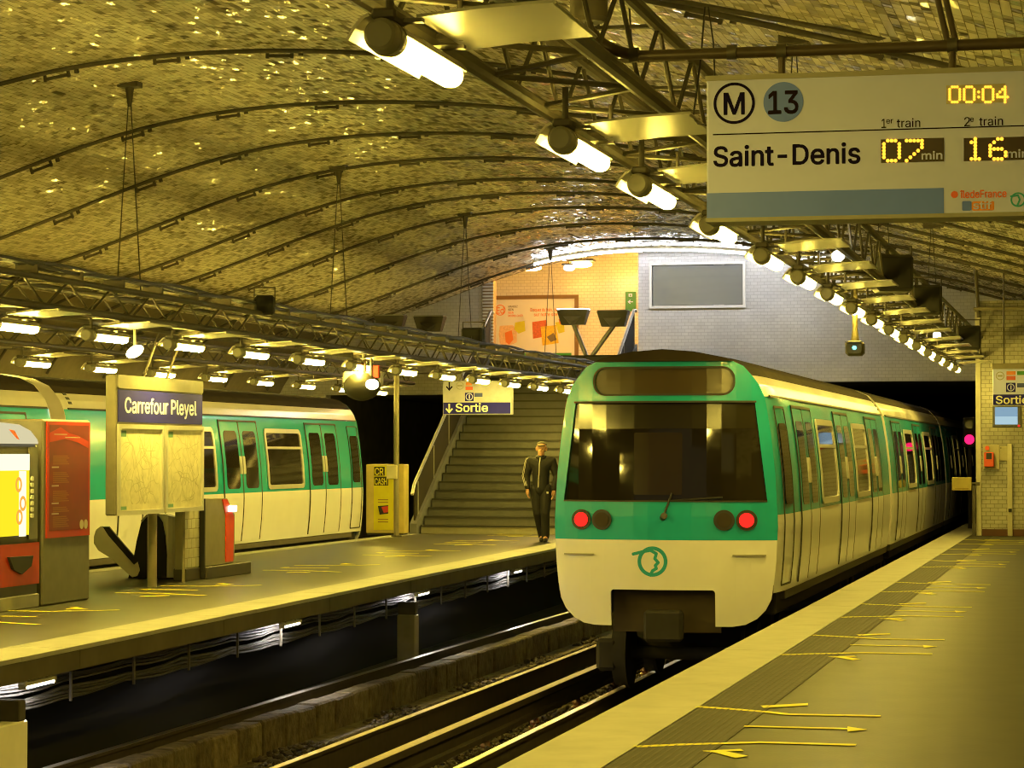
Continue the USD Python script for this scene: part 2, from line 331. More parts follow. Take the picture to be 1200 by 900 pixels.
# tactile strip: rows of studs
tac = thing('tactile_strip', 'grey studded warning strip inside the near platform edging', 'tactile paving')
obj('mat', MB().box((-2.395, 4, 0.0), (-1.97, PY1, .004)), mat('tactile_mat', (.06, .058, .048), .55, var=.1, spec=.08), tac, smooth=False)
def studs():
    base = np.array([(.013, 0), (.008, .005), (0, .006)]); ang = np.linspace(0, 2 * np.pi, 6, endpoint=False)
    ring = lambda r, z: np.c_[r * np.cos(ang), r * np.sin(ang), np.full(6, z)]
    v = np.concatenate([ring(.014, .0035), ring(.008, .0062)]); f = []
    for j in range(6): a, b = j, (j + 1) % 6; f += [[a, b, b + 6], [a, b + 6, a + 6]]
    for j in range(1, 5): f.append([6, 6 + j, 6 + j + 1])
    f = np.array(f); X, Y = np.meshgrid(-2.37 + np.arange(10) * .0425, np.arange(11.0, 36.0, .0425), indexing='ij')
    P = np.c_[X.ravel(), Y.ravel(), 0 * X.ravel()]
    return (P[:, None] + v[None]).reshape(-1, 3), (np.arange(len(P))[:, None, None] * 12 + f[None]).reshape(-1, 3)
obj('stud', studs(), mat('tactile_stud', (.095, .09, .072), .5, var=.1, spec=.12), tac, kind='stuff', smooth=False)

# island platform: its track-side edge runs slightly askew
p1, p2 = at(0, 776, Z=0), at(650, 643, Z=0); dd = (p2 - p1)[:2] / np.linalg.norm((p2 - p1)[:2])
IA = p1[:2] - dd * (p1[1] - 8) / dd[1]; IB = p2[:2] + dd * (53.5 - p2[1]) / dd[1]
IN = np.array([-dd[1], dd[0]])
IL = -13.05
isl = Polygon([IA + IN * .5, IB + IN * .5, (IB[0] - 1.0, YEND), (IL + .3, YEND), (IL + .3, 8)])
ISLAND = obj('floor_island', poly_mesh(isl, .3, top(-.30)), ASPHALT, None, 'glossy asphalt of the island platform across the track', kind='structure', smooth=False)
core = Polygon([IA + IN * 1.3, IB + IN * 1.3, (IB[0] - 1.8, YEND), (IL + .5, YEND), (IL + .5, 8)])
obj('platform_core', poly_mesh(core, 1.2, top(-1.5)), mat('black_void', (.008, .007, .006), .95, var=0), ISLAND, smooth=False)  # near black stands in for the shade behind the platform edge
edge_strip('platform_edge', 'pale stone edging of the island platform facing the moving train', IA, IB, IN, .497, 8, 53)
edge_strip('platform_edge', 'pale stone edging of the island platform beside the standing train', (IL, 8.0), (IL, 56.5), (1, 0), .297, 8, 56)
fas = thing('edge_beam', 'dark concrete edge beam under the island platform edging', 'beam')
for i in range(12):
    a = IA + (IB - IA) * (i / 12) ; b = IA + (IB - IA) * ((i + 1) / 12) - dd * .01
    obj('beam_segment', poly_mesh(Polygon([a + IN * .012, b + IN * .012, b + IN * .30, a + IN * .30]), .155, top(-.188)), mat('edge_beam_concrete', (.085, .07, .042), .85, var=.3, scale=2), fas, smooth=False)
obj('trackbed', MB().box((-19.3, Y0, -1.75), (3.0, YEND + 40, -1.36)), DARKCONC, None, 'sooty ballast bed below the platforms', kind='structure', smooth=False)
# loose stones
def stones():
    ico = trimesh.creation.icosphere(subdivisions=0); v0, f0 = np.array(ico.vertices), np.array(ico.faces)
    r = np.random.default_rng(3); k = 15000
    x = r.uniform(-7.6, -3.1, k); y = 17 + 24 * r.random(k) ** 1.3
    s = r.uniform(.018, .045, k); V = []
    A = r.uniform(0, 2 * np.pi, k); ca, sa = np.cos(A), np.sin(A)
    jit = r.uniform(.7, 1.25, (k, len(v0), 1)); v = v0[None] * jit * s[:, None, None] * np.array([1.1, 1, .75])
    vx = v[..., 0] * ca[:, None] - v[..., 1] * sa[:, None]; vy = v[..., 0] * sa[:, None] + v[..., 1] * ca[:, None]
    bed = -1.35 + .05 * np.sin(x * 3.1) * np.sin(y * 1.7) + r.uniform(0, .07, k)
    P = np.stack([vx + x[:, None], vy + y[:, None], v[..., 2] + bed[:, None]], -1)
    return P.reshape(-1, 3), (np.arange(k)[:, None, None] * len(v0) + f0[None]).reshape(-1, 3)
_mats['ballast'] = usdkit.material(stage, '/World/Looks/ballast', {'g': ('geometry', {}), 'r': ('rgb_ramp', {'ramp': [(0, (.06, .045, .03)), (.6, (.13, .10, .065)), (1, (.26, .20, .13))]}), 'p': ('principled_bsdf', {'roughness': .85})}, [('g.random_per_island', 'r.fac'), ('r.color', 'p.base_color')], surface='p.BSDF')
obj('ballast', stones(), _mats['ballast'], None, 'brown dusty ballast stones between the rails', 'ballast', kind='stuff', smooth=False)
# rails
def rail(x, zt, label, headmat, z0=-1.34, y0=10.0, y1=80.0):
    t = thing('rail', label, 'rail', (x, 0, 0))
    h = zt - z0
    web = Polygon([(-.065, 0), (.065, 0), (.065, .012), (.012, .035), (.010, h - .04), (.034, h - .032), (.034, h - .004), (-.034, h - .004), (-.034, h - .032), (-.010, h - .04), (-.012, .035), (-.065, .012)])
    obj('web', poly_mesh(web, y1 - y0, lambda a, b, c: (-a, y0 + c, z0 + b)), RUST, t, smooth=False)
    obj('head', MB().box((-.036, y0, zt - .0045), (.036, y1, zt), .0), headmat, t, smooth=False)
rail(-8.02, -.90, 'shiny running rail close under the island platform edge', RAILT)
rail(-6.55, -1.0, 'brown running rail to the right of the masonry kerb', mat('rail_head_dull', (.42, .34, .22), .5, .3, var=.2, scale=15))
rail(-5.10, -1.0, 'shiny running rail nearest the near platform', RAILT)
rail(-3.66, -1.0, 'running rail hidden under the near platform edge', RAILT)
t = thing('conductor_rail', 'dull conductor rail between the two tracks', 'rail', (-5.78, 0, 0))
obj('bar', poly_mesh(Polygon([(-.05, 0), (.05, 0), (.05, .05), (.02, .07), (.02, .16), (.055, .19), (.055, .25), (-.055, .25), (-.055, .19), (-.02, .16), (-.02, .07), (-.05, .05)]), 60, lambda a, b, c: (-a, 12 + c, -1.2 + b)), RUST, t, smooth=False)
obj('contact_face', MB().box((-.052, 12, -.951), (.052, 72, -.946)), mat('rail_head_dull', 0), t, smooth=False)
for y in np.arange(13, 56, 2.2): obj('insulator', lathe([(0, 0), (.07, 0), (.07, .05), (.045, .07), (.055, .1), (.03, .16), (0, .16)], 10).apply_translation([0, y, -1.36]), mat('insulator_brown', (.12, .05, .03), .3), t)
# sleepers
t = thing('sleeper_set', 'dark timber sleepers half buried under the rails', 'sleepers', kind=None)
for cx in (-7.285, -4.38):
    for y in np.arange(16, 44, .75): obj('sleeper', MB().box((cx - 1.15, y, -1.37), (cx + 1.15, y + .24, -1.315), .012), mat('sleeper_wood', (.05, .037, .025), .85, var=.3, scale=20), t, smooth=False)
# masonry kerb between the rails of the middle track
t = thing('masonry_kerb', 'crumbling low stone kerb along the middle of the left track', 'kerb')
y = 15.0; KB = [mat(f'kerb_stone_{i}', c, .9, var=.65, scale=7, bump=.03, bscale=14) for i, c in enumerate([(.10, .078, .045), (.12, .095, .052), (.085, .064, .038), (.135, .105, .06)])]
while y < 46:
    L = rng.uniform(.35, .75); j = rng.uniform(-.015, .015, 3)
    m = MB().box((-7.92, y, -1.36), (-7.69 + j[0], y + L - .008, -.975 + j[1] * .6), .02).mesh()
    v = np.array(m.vertices); v += .012 * (meshkit.fbm(v * 9.0)[:, None] - .5) * 2; m.vertices = v
    obj('stone', m, KB[int(rng.integers(4))], t, smooth=False); y += L
obj('ledge', MB().box((-7.69, 15, -1.36), (-7.40, 46, -1.29), .01), KB[1], t, smooth=False)

# under-platform posts, cables and tube lamps (island side)
def on_edge(y, off): a = IA + dd * ((y - IA[1]) / dd[1]); return a + IN * off
def post(u, v, wpx, label, m):
    p = at(u, v, X=-8.45); yy = p[1]
    t = thing('support_post', label, 'post', (p[0], yy, 0))
    obj('shaft', MB().box((-.08, -.12, -1.36), (.08, .12, -.32), .012), m, t, smooth=False)
    obj('cap', MB().box((-.10, -.15, -.36), (.10, .15, -.31), .006), m, t, smooth=False)
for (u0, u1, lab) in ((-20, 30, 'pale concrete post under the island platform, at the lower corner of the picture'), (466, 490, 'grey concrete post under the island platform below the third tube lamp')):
    s = .5 * (u0 + u1); off = .07
    # the y at which the edge line, set back by off, shows at column s
    ys = np.linspace(12, 50, 800); U = []
    for y in ys:
        q = on_edge(y, off); P = np.array([q[0], q[1], -.9]) - EYE; U.append(600 + FPX * (P @ CR) / (P @ CF))
    yy = float(np.interp(s, U, ys)); q = on_edge(yy, off)
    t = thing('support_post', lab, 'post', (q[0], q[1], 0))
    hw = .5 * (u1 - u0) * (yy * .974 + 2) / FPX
    obj('shaft', MB().box((-hw * .9, -1.5 if u0 < 0 else -.10, -1.36), (hw * .9, .10, -.46), .012), mat('post_pale', (.85, .82, .66), .7, var=.05) if u0 < 0 else mat('post_concrete', (.26, .24, .18), .8, var=.15), t, smooth=False)  # first shaft paler and longer, lamp light put into its colour
    obj('bracket_plate', MB().box((-hw * .9, -.06, -.46), (hw * .9, .06, -.30), .01), DARKCONC, t, smooth=False)
ct = thing('cable_tray', 'bundle of cables on brackets under the island platform edge', 'cables')
for k in range(9):
    offs, zz = .20 + .012 * (k % 3), [-.235, -.255, -.275, -.295, -.36, -.375, -.39, -.41, -.43][k]
    ys = np.arange(10, 53, .5); P = np.array([[*on_edge(y, offs), zz + .012 * math.sin(y * 2.1 + k) - .018 * abs(math.sin(y * math.pi / 1.5))] for y in ys])
    obj('cable', sweep(P, .011 if k % 2 else .015, 6), mat('cable_grey', (.035, .032, .028), .55, var=.2), ct, smooth=60)
for y in np.arange(10.5, 53, 1.5):
    q = on_edge(y, .14); obj('cable_bracket', MB().box((q[0] - .010, q[1] - .012, -.46), (q[0] + .010, q[1] + .012, -.19)), STEEL, ct, smooth=False)
LT = [(40, 790), (337, 724), (492, 690), (603, 665)]
first = None
for i, (u, v) in enumerate(LT):
    # intersect with vertical plane 0.2 m behind the edge line
    ys = np.linspace(12, 52, 1200); U = []
    for y in ys:
        q = on_edge(y, .045); P = np.array([q[0], q[1], -.2]) - EYE; U.append(600 + FPX * (P @ CR) / (P @ CF))
    yy = float(np.interp(u, U, ys)); q = on_edge(yy, .015)
    lab = f'short white tube lamp under the island platform edge, {ORD[i]} from the camera'
    ang = -math.degrees(math.atan2(dd[0], dd[1])) * -1
    loc = (q[0], q[1], min(-.222, at(u, v, Y=yy)[2]))
    if first is None:
        first = thing('tube_lamp', lab, 'lamp', loc, 2.2, 'tube lamps under the platform edge')
        obj('tube', MB().tube((0, -.29, 0), (0, .29, 0), .026, 10), TUBEGLOW, first)
        obj('holder', MB().box((-.03, -.33, -.0), (.03, .33, .028)).box((-.025, -.335, -.025), (.025, -.292, .0)).box((-.025, .292, -.025), (.025, .335, .0)), GREYP, first, smooth=False)
        [obj('hook', MB().box((-.008, g - .01, .02), (.008, g + .01, .04)), STEEL, first, smooth=False) for g in (-.19, .19)]
    else: dup(first, loc, 2.2, lab)

# ------------------------------------------------------------------ yellow floor arrows at the doors
def marking_mesh(kind):
    f = lambda u, v: at(u, v, Z=0)[:2] - at(930, 852, Z=0)[:2]
    def stroke(pts, w): return LineString([f(*p) for p in pts]).buffer(w * .75, cap_style=2, join_style=2)
    if kind == 0: return stroke([(818, 829), (860, 832), (897, 835), (923, 838), (1032, 840)], .045)
    if kind == 1: return stroke([(745, 876), (800, 873.5), (890, 871), (1003, 874)], .045)
    if kind == 2: return unary_union([stroke([(872, 852), (993, 855)], .04), Polygon([f(993, 852.5), f(1016, 856), (f(993, 858.5))])])
    if kind == 3: return Polygon([f(947, 825), f(947, 827.5), f(895, 830.5), f(891, 828)])
    return Polygon([f(822, 881), f(868, 879), f(872, 881.2), f(850, 881.5), f(877, 887), f(862, 889.5), f(838, 883)])
MK = None
b0 = at(930, 852, Z=0)
offs = [0, 6.3, 10.9, 15.4, 21.8, 26.3, 30.8]
for i, o in enumerate(offs):
    lab = f'set of yellow door arrows painted on the near platform, {ORD[i]} from the camera'
    if MK is None:
        MK = thing('door_marking', lab, 'floor marking', (b0[0], b0[1], .0045), 0, 'painted door arrows on the near platform')
        for k in range(5): obj(('boarding_line', 'boarding_line', 'exit_arrow', 'arrow_barb', 'arrow_barb')[k], poly_mesh(marking_mesh(k), .0015, top(0)), YPAINT, MK, smooth=False)
    else: dup(MK, (b0[0], b0[1] + o, .0045), 0, lab)
for i, y in enumerate([22.6, 27.4, 33.0, 38.2, 43.0, 47.5]):
    q = on_edge(y, .52 + 1.45)
    dup(MK, (q[0], q[1], .0045), 180 + 2.2, f'set of yellow door arrows painted on the island platform, {ORD[i]} from the camera', 'painted door arrows on the island platform')

# ------------------------------------------------------------------ lighting trusses and sodium lamps
def truss(name, label, x0, x1, z0, z1, y0, y1, bay, sides=True):
    t = thing(name, label, 'lighting truss', (0, 0, 0))
    for x in (x0, x1):
        obj('chord', MB().tube((x, y0, z0), (x, y1, z0), .042, 10), TRUSSM, t)
        obj('chord', MB().tube((x, y0, z1), (x, y1, z1), .036, 10), TRUSSM, t)
    y = y0; k = 0
    while y + bay <= y1 + .01:
        a, b = (x0, x1) if k % 2 == 0 else (x1, x0)
        obj('brace', MB().tube((a, y, z0), (b, y + bay, z0), .014, 6), TRUSSM, t)
        if sides:
            for x in (x0, x1): obj('brace', MB().tube((x, y, z0 if k % 2 else z1), (x, y + bay, z1 if k % 2 else z0), .013, 6), TRUSSM, t)
            if k % 2 == 0: obj('strut', MB().tube((x0, y, z1), (x1, y, z1), .013, 6), TRUSSM, t)
        y += bay; k += 1
    return t
RX0, RX1 = -2.80, -2.18
truss('lighting_truss', 'tubular lattice lighting truss above the near platform edge', RX0, RX1, 3.33, 3.72, 4.0, 49.8, .55)
FX0, FX1 = -10.48, -9.92
ft = truss('lighting_truss', 'tubular lattice lighting truss over the island platform with cables on top', FX0, FX1, 2.96, 3.24, 18.0, 51.6, .56)
BX0, BX1 = -15.5, -14.9
truss('lighting_truss', 'tubular lattice lighting truss beyond the standing train', BX0, BX1, 3.10, 3.38, 24.0, 55.0, .62)
# cable run carried above the island truss
for zz, xx in ((3.36, -9.97), (3.39, -10.04), (3.37, -10.12)):
    ys = np.arange(18, 51.7, .4); P = np.array([[xx + .01 * math.sin(y), y, zz + .02 * math.sin(y * 1.9 + xx * 40)] for y in ys])
    obj('cable', sweep(P, .022, 6), BLACKP, ft)
for y in np.arange(18.4, 51.5, 1.12): obj('cable_support', MB().box((-10.16, y - .012, 3.24), (-9.93, y + .012, 3.36)), STEEL, ft, smooth=False)

LUM = {}
def build_lamp(label, loc, group, glow):
    t = thing('sodium_lamp', label, 'lamp', loc, 0, group)
    rx = trimesh.transformations.rotation_matrix(-math.pi / 2, [1, 0, 0])
    obj('glass_tube', lathe([(0, .05), (.052, .05), (.054, .06), (.054, .93), (.048, .98), (.028, 1.01), (0, 1.015)], 20).apply_transform(rx), glow, t)
    obj('end_cap', lathe([(0, -.10), (.048, -.098), (.060, -.088), (.064, -.07), (.064, -.02), (.068, -.015), (.068, .015), (.064, .02), (.060, .08), (0, .08)], 24).apply_transform(rx), mat('lamp_grey', (.26, .25, .20), .45, .1, var=.08), t)
    tr = LineString([(-.132, -.010), (-.105, .035), (-.07, .072), (-.05, .080)]).buffer(.006, cap_style=2)
    for a0, a1 in ((94, 184), (14, 76)):
        q = np.radians(np.linspace(a0, a1, 14)); obj('lamp_housing', poly_mesh(LineString(np.c_[.062 * np.cos(q), .062 * np.sin(q)]).buffer(.004, cap_style=2), .92, lambda x, y, h: (x, .98 - h, y)), mat('lamp_grey', 0), t, smooth=50)
    obj('reflector_trough', poly_mesh(tr, 1.0, lambda x, y, h: (x, .94 - h, y)), mat('reflector_white', (.70, .68, .60), .38, .0, var=.03), t, smooth=50)
    wg = LineString([(.075, .104), (.32, .128), (.60, .140), (.605, .130)]).buffer(.006, cap_style=2)
    obj('reflector_wing', poly_mesh(wg, .80, lambda x, y, h: (x, .95 - h, y)), mat('wing_sheet', (.27, .26, .21), .3, .5, var=.03), t, smooth=50)
    obj('gear_box', MB().box((-.045, -.05, .062), (.05, .14, .105), .01), STEEL, t, smooth=30)
    obj('stem', MB().tube((0, .05, .10), (0, .05, .27), .016, 8), STEEL, t)
    obj('stem', MB().tube((.10, .72, .10), (.10, .72, .27), .012, 8), STEEL, t)
    obj('wing_arm', MB().box((-.06, .70, .066), (.12, .74, .082)), STEEL, t, smooth=False); obj('wing_arm', MB().box((-.07, .06, .066), (.12, .10, .082)), STEEL, t, smooth=False)
    return t
def lamp_row(x, z, ys, fmt, group, hidden=None, glow=LAMPGLOW):
    key = str(glow.GetPath())
    n = 0
    for y in ys:
        P = np.array([x, y, z]) - EYE; seen = False
        if P @ CF > .5:
            u, v = 600 + FPX * (P @ CR) / (P @ CF), 450 - FPX * (P @ CU) / (P @ CF); seen = -20 < u < 1215 and -20 < v < 910
        lab = fmt.format(ORD[min(n, 23)]) if seen else hidden; n += seen
        g = group if seen else group + ' outside the view'
        if key not in LUM: LUM[key] = build_lamp(lab, (x, y, z), g, glow)
        else: dup(LUM[key], (x, y, z), 0, lab, g)
lamp_row(-2.56, 3.08, [-9.5, -6.3, -3.2, .2, 3.3, 6.2, 9.06, 12.25, 14.4, 17.07] + [19.8 + 2.45 * i for i in range(12)], 'sodium tube lamp with white reflector under the near platform truss, {} from the camera', 'lamps of the near platform truss', 'sodium tube lamp of the near platform truss, outside the picture')
lamp_row(-10.2, 2.77, [22.45 + 2.376 * i for i in range(-6, 12)], 'sodium tube lamp under the island platform truss, {} from the camera', 'lamps of the island truss', 'sodium tube lamp of the island platform truss, outside the picture', ISLGLOW)
lamp_row(-15.2, 2.86, [31.8 + 2.62 * i for i in range(-7, 9)], 'sodium tube lamp above the standing train, {} from the camera', 'lamps of the far truss', 'sodium tube lamp of the far truss, outside the picture', ISLGLOW)

# wire hangers of the island truss
for i, (u, v) in enumerate([(152, 98), (397, 195), (545, 250), (645, 290)]):
    sv = np.linspace(vs(-14), vs(-8.5), 400); cand = [at(u, v, X=float(vault(q)[0])) for q in sv]; kk_ = int(np.argmin([abs(c_[2] - vault(q)[1]) for c_, q in zip(cand, sv)]))
    p = cand[kk_]; zt = p[2]; yb_ = at(u, v, X=-10.2)[1]
    t = thing('truss_hanger', f'pair of thin wires hanging the island truss from a vault plate, {ORD[i]} from the camera', 'hanger', (p[0], p[1], 0), 0, 'wire hangers of the island truss')
    obj('vault_plate', MB().box((-.13, -.10, zt - .05), (.13, .10, zt + .03), .01), STEEL, t); obj('turnbuckle', MB().tube((0, 0, zt - .28), (0, 0, zt - .04), .025, 8, r2=.06), STEEL, t)
    for s in (-1, 1): obj('wire', MB().tube((.01 * s, .02 * s, zt - .25), (-10.2 - p[0] + .10 * s, yb_ - p[1] + .10 * s, 3.24), .007, 5), BLACKP, t)
for i, (x, y) in enumerate([(-2.5, 13.3), (-2.5, 21.5), (-2.5, 30.5), (-2.5, 39.5)]):
    zt = vz(x); t = thing('truss_hanger', f'pair of thin wires hanging the near platform truss from the vault, {ORD[i]} from the camera', 'hanger', (x, y, 0), 0, 'wire hangers of the near truss')
    obj('vault_plate', MB().box((-.13, -.10, zt - .06), (.13, .10, zt + .03), .01), STEEL, t)
    for s in (-1, 1): obj('wire', MB().tube((.01 * s, .01 * s, zt - .03), (.08 * s, .06 * s, 3.72), .006, 5), BLACKP, t)

# loudspeakers and spots on the trusses
def speaker(u, v, X, sz, label, tilt=0):
    p = at(u, v, X=X); t = thing('loudspeaker', label, 'loudspeaker', p, tilt)
    a = sz / 2
    obj('cabinet', MB().box((-a, -a * .9, -a), (a, a * .9, a), .03), mat('speaker_black', (.028, .026, .022), .6), t, smooth=30)
    obj('grille', MB().box((-a * .85, -a * .9 - .012, -a * .85), (a * .85, -a * .9, a * .85), .008), mat('speaker_grille', (.015, .014, .012), .8), t, smooth=30)
    obj('yoke', MB().box((-a - .012, -.02, -.02), (-a + .002, .02, a + .10)).box((a - .002, -.02, -.02), (a + .012, .02, a + .10)).box((-a - .012, -.02, a + .09), (a + .012, .02, a + .105)), STEEL, t, smooth=False)
    return t
speaker(1046, 321, -2.10, .38, 'large dark loudspeaker right of the near truss, nearest of the three to its right', 15)
speaker(1085, 352, -2.05, .36, 'dark loudspeaker right of the near truss, between the larger box and the pier', 10)
speaker(1134, 396, -2.05, .38, 'dark loudspeaker beside the top of the tiled pier', 10)
speaker(310, 358, -9.9, .24, 'small dark loudspeaker on top of the island truss', 20)
speaker(555, 397, -10.25, .36, 'dark box loudspeaker on the island truss in front of the ribbed jamb', 0)
# grey horn-shaped loudspeaker near the top edge
p = at(690, 8, X=-2.22); t = thing('horn_speaker', 'grey drum-shaped fitting on the near truss at the top edge of the picture', 'fitting', p)
obj('drum', lathe([(0, -.07), (.07, -.07), (.085, -.05), (.085, .05), (.06, .075), (0, .075)], 24), mat('fitting_grey', (.17, .15, .11), .6), t)
obj('stem', MB().tube((0, 0, -.2), (0, 0, -.06), .02, 10), STEEL, t)

def flood(u, v, Y, u1, v1, label, lit):
    p = at(u, v, Y=Y); q = at(u1, v1, Y=Y); r = q - p
    t = thing('floodlight', label, 'floodlight', p, 0, None)
    w, h, w2 = .34, .32, .25
    V = [(-w, -.16, h / 2), (w, -.16, h / 2), (w, .16, h / 2), (-w, .16, h / 2), (-w2, -.10, -h / 2), (w2, -.10, -h / 2), (w2, .10, -h / 2), (-w2, .10, -h / 2)]
    hull = trimesh.convex.convex_hull(np.array(V)); obj('housing', hull, mat('flood_grey', (.16, .155, .15), .5) if lit is not None else mat('flood_dark', (.035, .03, .025), .6), t, smooth=False)
    obj('wedge', trimesh.convex.convex_hull(np.array([(-.2, -.165, .02), (.2, -.165, .02), (-.06, -.14, -.15), (.06, -.14, -.15), (0, -.2, -.1)])), mat('flood_light_grey', (.34, .33, .31), .4, .3) if lit is not None else mat('flood_dark', 0), t, smooth=False)
    obj('lens', MB().box((-w * .97, -.155, h / 2), (w * .97, .155, h / 2 + .03), .008), emit('flood_white', (1, .98, .95), 7.0) if lit else mat('flood_lens', (.3, .3, .28), .15), t, smooth=False)
    obj('arm', MB().tube((0, 0, -h / 2 + .02), (r[0], r[1], r[2]), .05, 10), GALV, t)
flood(672, 372, 54.0, 690, 424, 'upward floodlight on a leaning arm with a lit white top, before the poster', True)
flood(719, 374, 54.0, 689, 424, 'grey unlit floodlight on a leaning arm, right of the lit one', False)
flood(458, 379, 54.0, 452, 404, 'grey floodlight before the tiled end wall, left of its twin', None)
flood(504, 380, 54.0, 494, 402, 'grey floodlight before the tiled end wall, right of its twin', None)
# lamps at the mouth of the lit opening
for u, v, lab in ((622, 314, 'bright sodium lamp at the top of the lit opening, left of two'), (681, 310, 'bright sodium lamp at the top of the lit opening, right of two')):
    p = at(u, v, Y=57.9); t = thing('gallery_lamp', lab, 'lamp', p)
    obj('glass', trimesh.creation.icosphere(3).apply_transform(np.diag([.26, .15, .075, 1])), emit('gallery_glow', (1.0, .52, .085), 95), t, smooth=True)
    obj('hood', MB().box((-.32, -.18, .07), (.32, .18, .12), .02).tube((0, 0, .1), (0, 0, 7.25 - p[2]), .02), STEEL, t)
p = at(667, 314, Y=57.9); t = thing('gallery_spot', 'small white spot lamp between the two lamps of the lit opening', 'lamp', p)
obj('glass', trimesh.creation.icosphere(3).apply_transform(np.diag([.13, .10, .07, 1])), emit('spot_white', (1, .95, .85), 14), t, smooth=True)
obj('hood', MB().box((-.16, -.12, .06), (.16, .12, .10), .015).tube((0, 0, .1), (0, 0, 7.25 - p[2]), .015), STEEL, t)
p = at(640, 330, Y=59.0); t = thing('gallery_lamp', 'sodium ceiling lamp inside the lit landing, hidden above the poster', 'lamp', (-10.2, 59.2, 6.95))  # added light, out of sight, only to brighten the landing
obj('glass', MB().box((-.5, -.12, -.06), (.5, .12, 0), .02), _mats['gallery_glow'], t, smooth=30)
obj('hood', MB().box((-.55, -.16, 0), (.55, .16, .25), .02), STEEL, t, smooth=30)
# white tubes along the rim of the vault
t = thing('rim_light', 'curved white light strip along the vault rim above the lit opening', 'light strip', (0, 0, 0))
s0, s1 = vs(at(640, 310, Y=YEND - .1)[0]), vs(-5.6)
ss = np.linspace(s0, s1, 26); x, z, tx, tz, nx, nz = vault(ss)
obj('tube', sweep(np.c_[x + .10 * nx, 0 * x + YEND - 1.5, z + .10 * nz], .025, 8), emit('rim_glow', (.95, .95, 1.0), 36.0), t, smooth=60)
obj('channel', sweep(np.c_[x + .045 * nx, 0 * x + YEND - 1.5, z + .045 * nz], .035, 6), WHITEP, t, smooth=60)

# ------------------------------------------------------------------ metro cars
WZ = np.array([-.10, .12, .45, .80, .92, 1.35, 1.75, 2.05, 2.13, 2.25, 2.34, 2.44, 2.53, 2.59, 2.615])
WX = np.array([1.13, 1.165, 1.20, 1.218, 1.215, 1.19, 1.145, 1.095, 1.075, 1.02, .95, .86, .66, .34, .0])
def wz(z): return np.interp(z, WZ, WX)
NOSE = 1.0
def taper(y): return 1 - .045 * np.clip(1 - y / NOSE, 0, 1) ** 2          # y = distance from the cab face
def yface(x, z):
    zz = np.asarray(z, float)
    return .20 * (np.abs(x) / 1.15) ** 2.6 + .075 * np.clip(zz - .95, 0, None) / 1.6 + .09 * np.clip(.25 - zz, 0, None) ** 1.5
CL = 13.95
def band(z0, z1, cab, nz=6):
    """both side walls of the body between two heights; the cab face is at y = 0"""
    zs = np.unique(np.r_[np.linspace(z0, z1, nz), WZ[(WZ > z0) & (WZ < z1)]]); m = MB()
    for s in (-1, 1):
        ys = np.r_[np.linspace(0, 1, 7), CL - .12, CL] if cab else np.r_[0, .12, CL - .12, CL]
        V = []
        for y in ys:
            for z in zs:
                w = float(wz(z)); yy = y
                if cab: w *= float(taper(y)); yy = y + (1 - min(y, 1)) * float(yface(w, z))
                else:
                    if y < .01: w *= .985
                if y > CL - .01: w *= .985
                V.append((s * w, yy, z))
        n = len(zs); F = []
        for i in range(len(ys) - 1):
            for j in range(n - 1):
                a = i * n + j; q = [[a, a + n, a + n + 1], [a, a + n + 1, a + 1]]
                F += q if s > 0 else [[p[0], p[2], p[1]] for p in q]
        m.add(trimesh.Trimesh(V, F, process=False))
    return m
def section(z0, z1, f=1.0):
    zs = np.unique(np.r_[z0, z1, WZ[(WZ > z0) & (WZ < z1)], np.linspace(z0, z1, 12)])
    r = [(float(wz(z)) * f, z) for z in zs]; return Polygon(r + [(-x, z) for x, z in r[::-1]])
def sliced(poly, dx, dy):
    x0, y0, x1, y1 = poly.bounds; out = []
    for a in np.arange(math.floor(x0 / dx) * dx, x1, dx):
        for b in np.arange(math.floor(y0 / dy) * dy, y1, dy):
            g = poly.intersection(sbox(a, b, a + dx, b + dy))
            out += [q for q in getattr(g, 'geoms', [g]) if q.geom_type == 'Polygon' and q.area > 1e-7]
    return out
def side_patch(poly, off, th, s=1, cab=True):
    m = MB()
    for g in sliced(poly, 3.0, .12):
        m.prism(g, th, lambda y, z, h: (s * (wz(z) * (taper(y) if cab else 1) + off + h), y, z))
    r = m.mesh()
    if s < 0: r.invert()
    return r
def face_patch(poly, off, th):
    m = MB()
    for g in sliced(poly, .15, .15): m.prism(g, th, lambda x, z, h: (x, yface(x, z) - off - h, z))
    return m.mesh()
def end_wall(poly, y, th, sgn): return poly_mesh(poly, th, (lambda a, b, h: (a, y - h, b)) if sgn < 0 else (lambda a, b, h: (-a, y + h, b)))

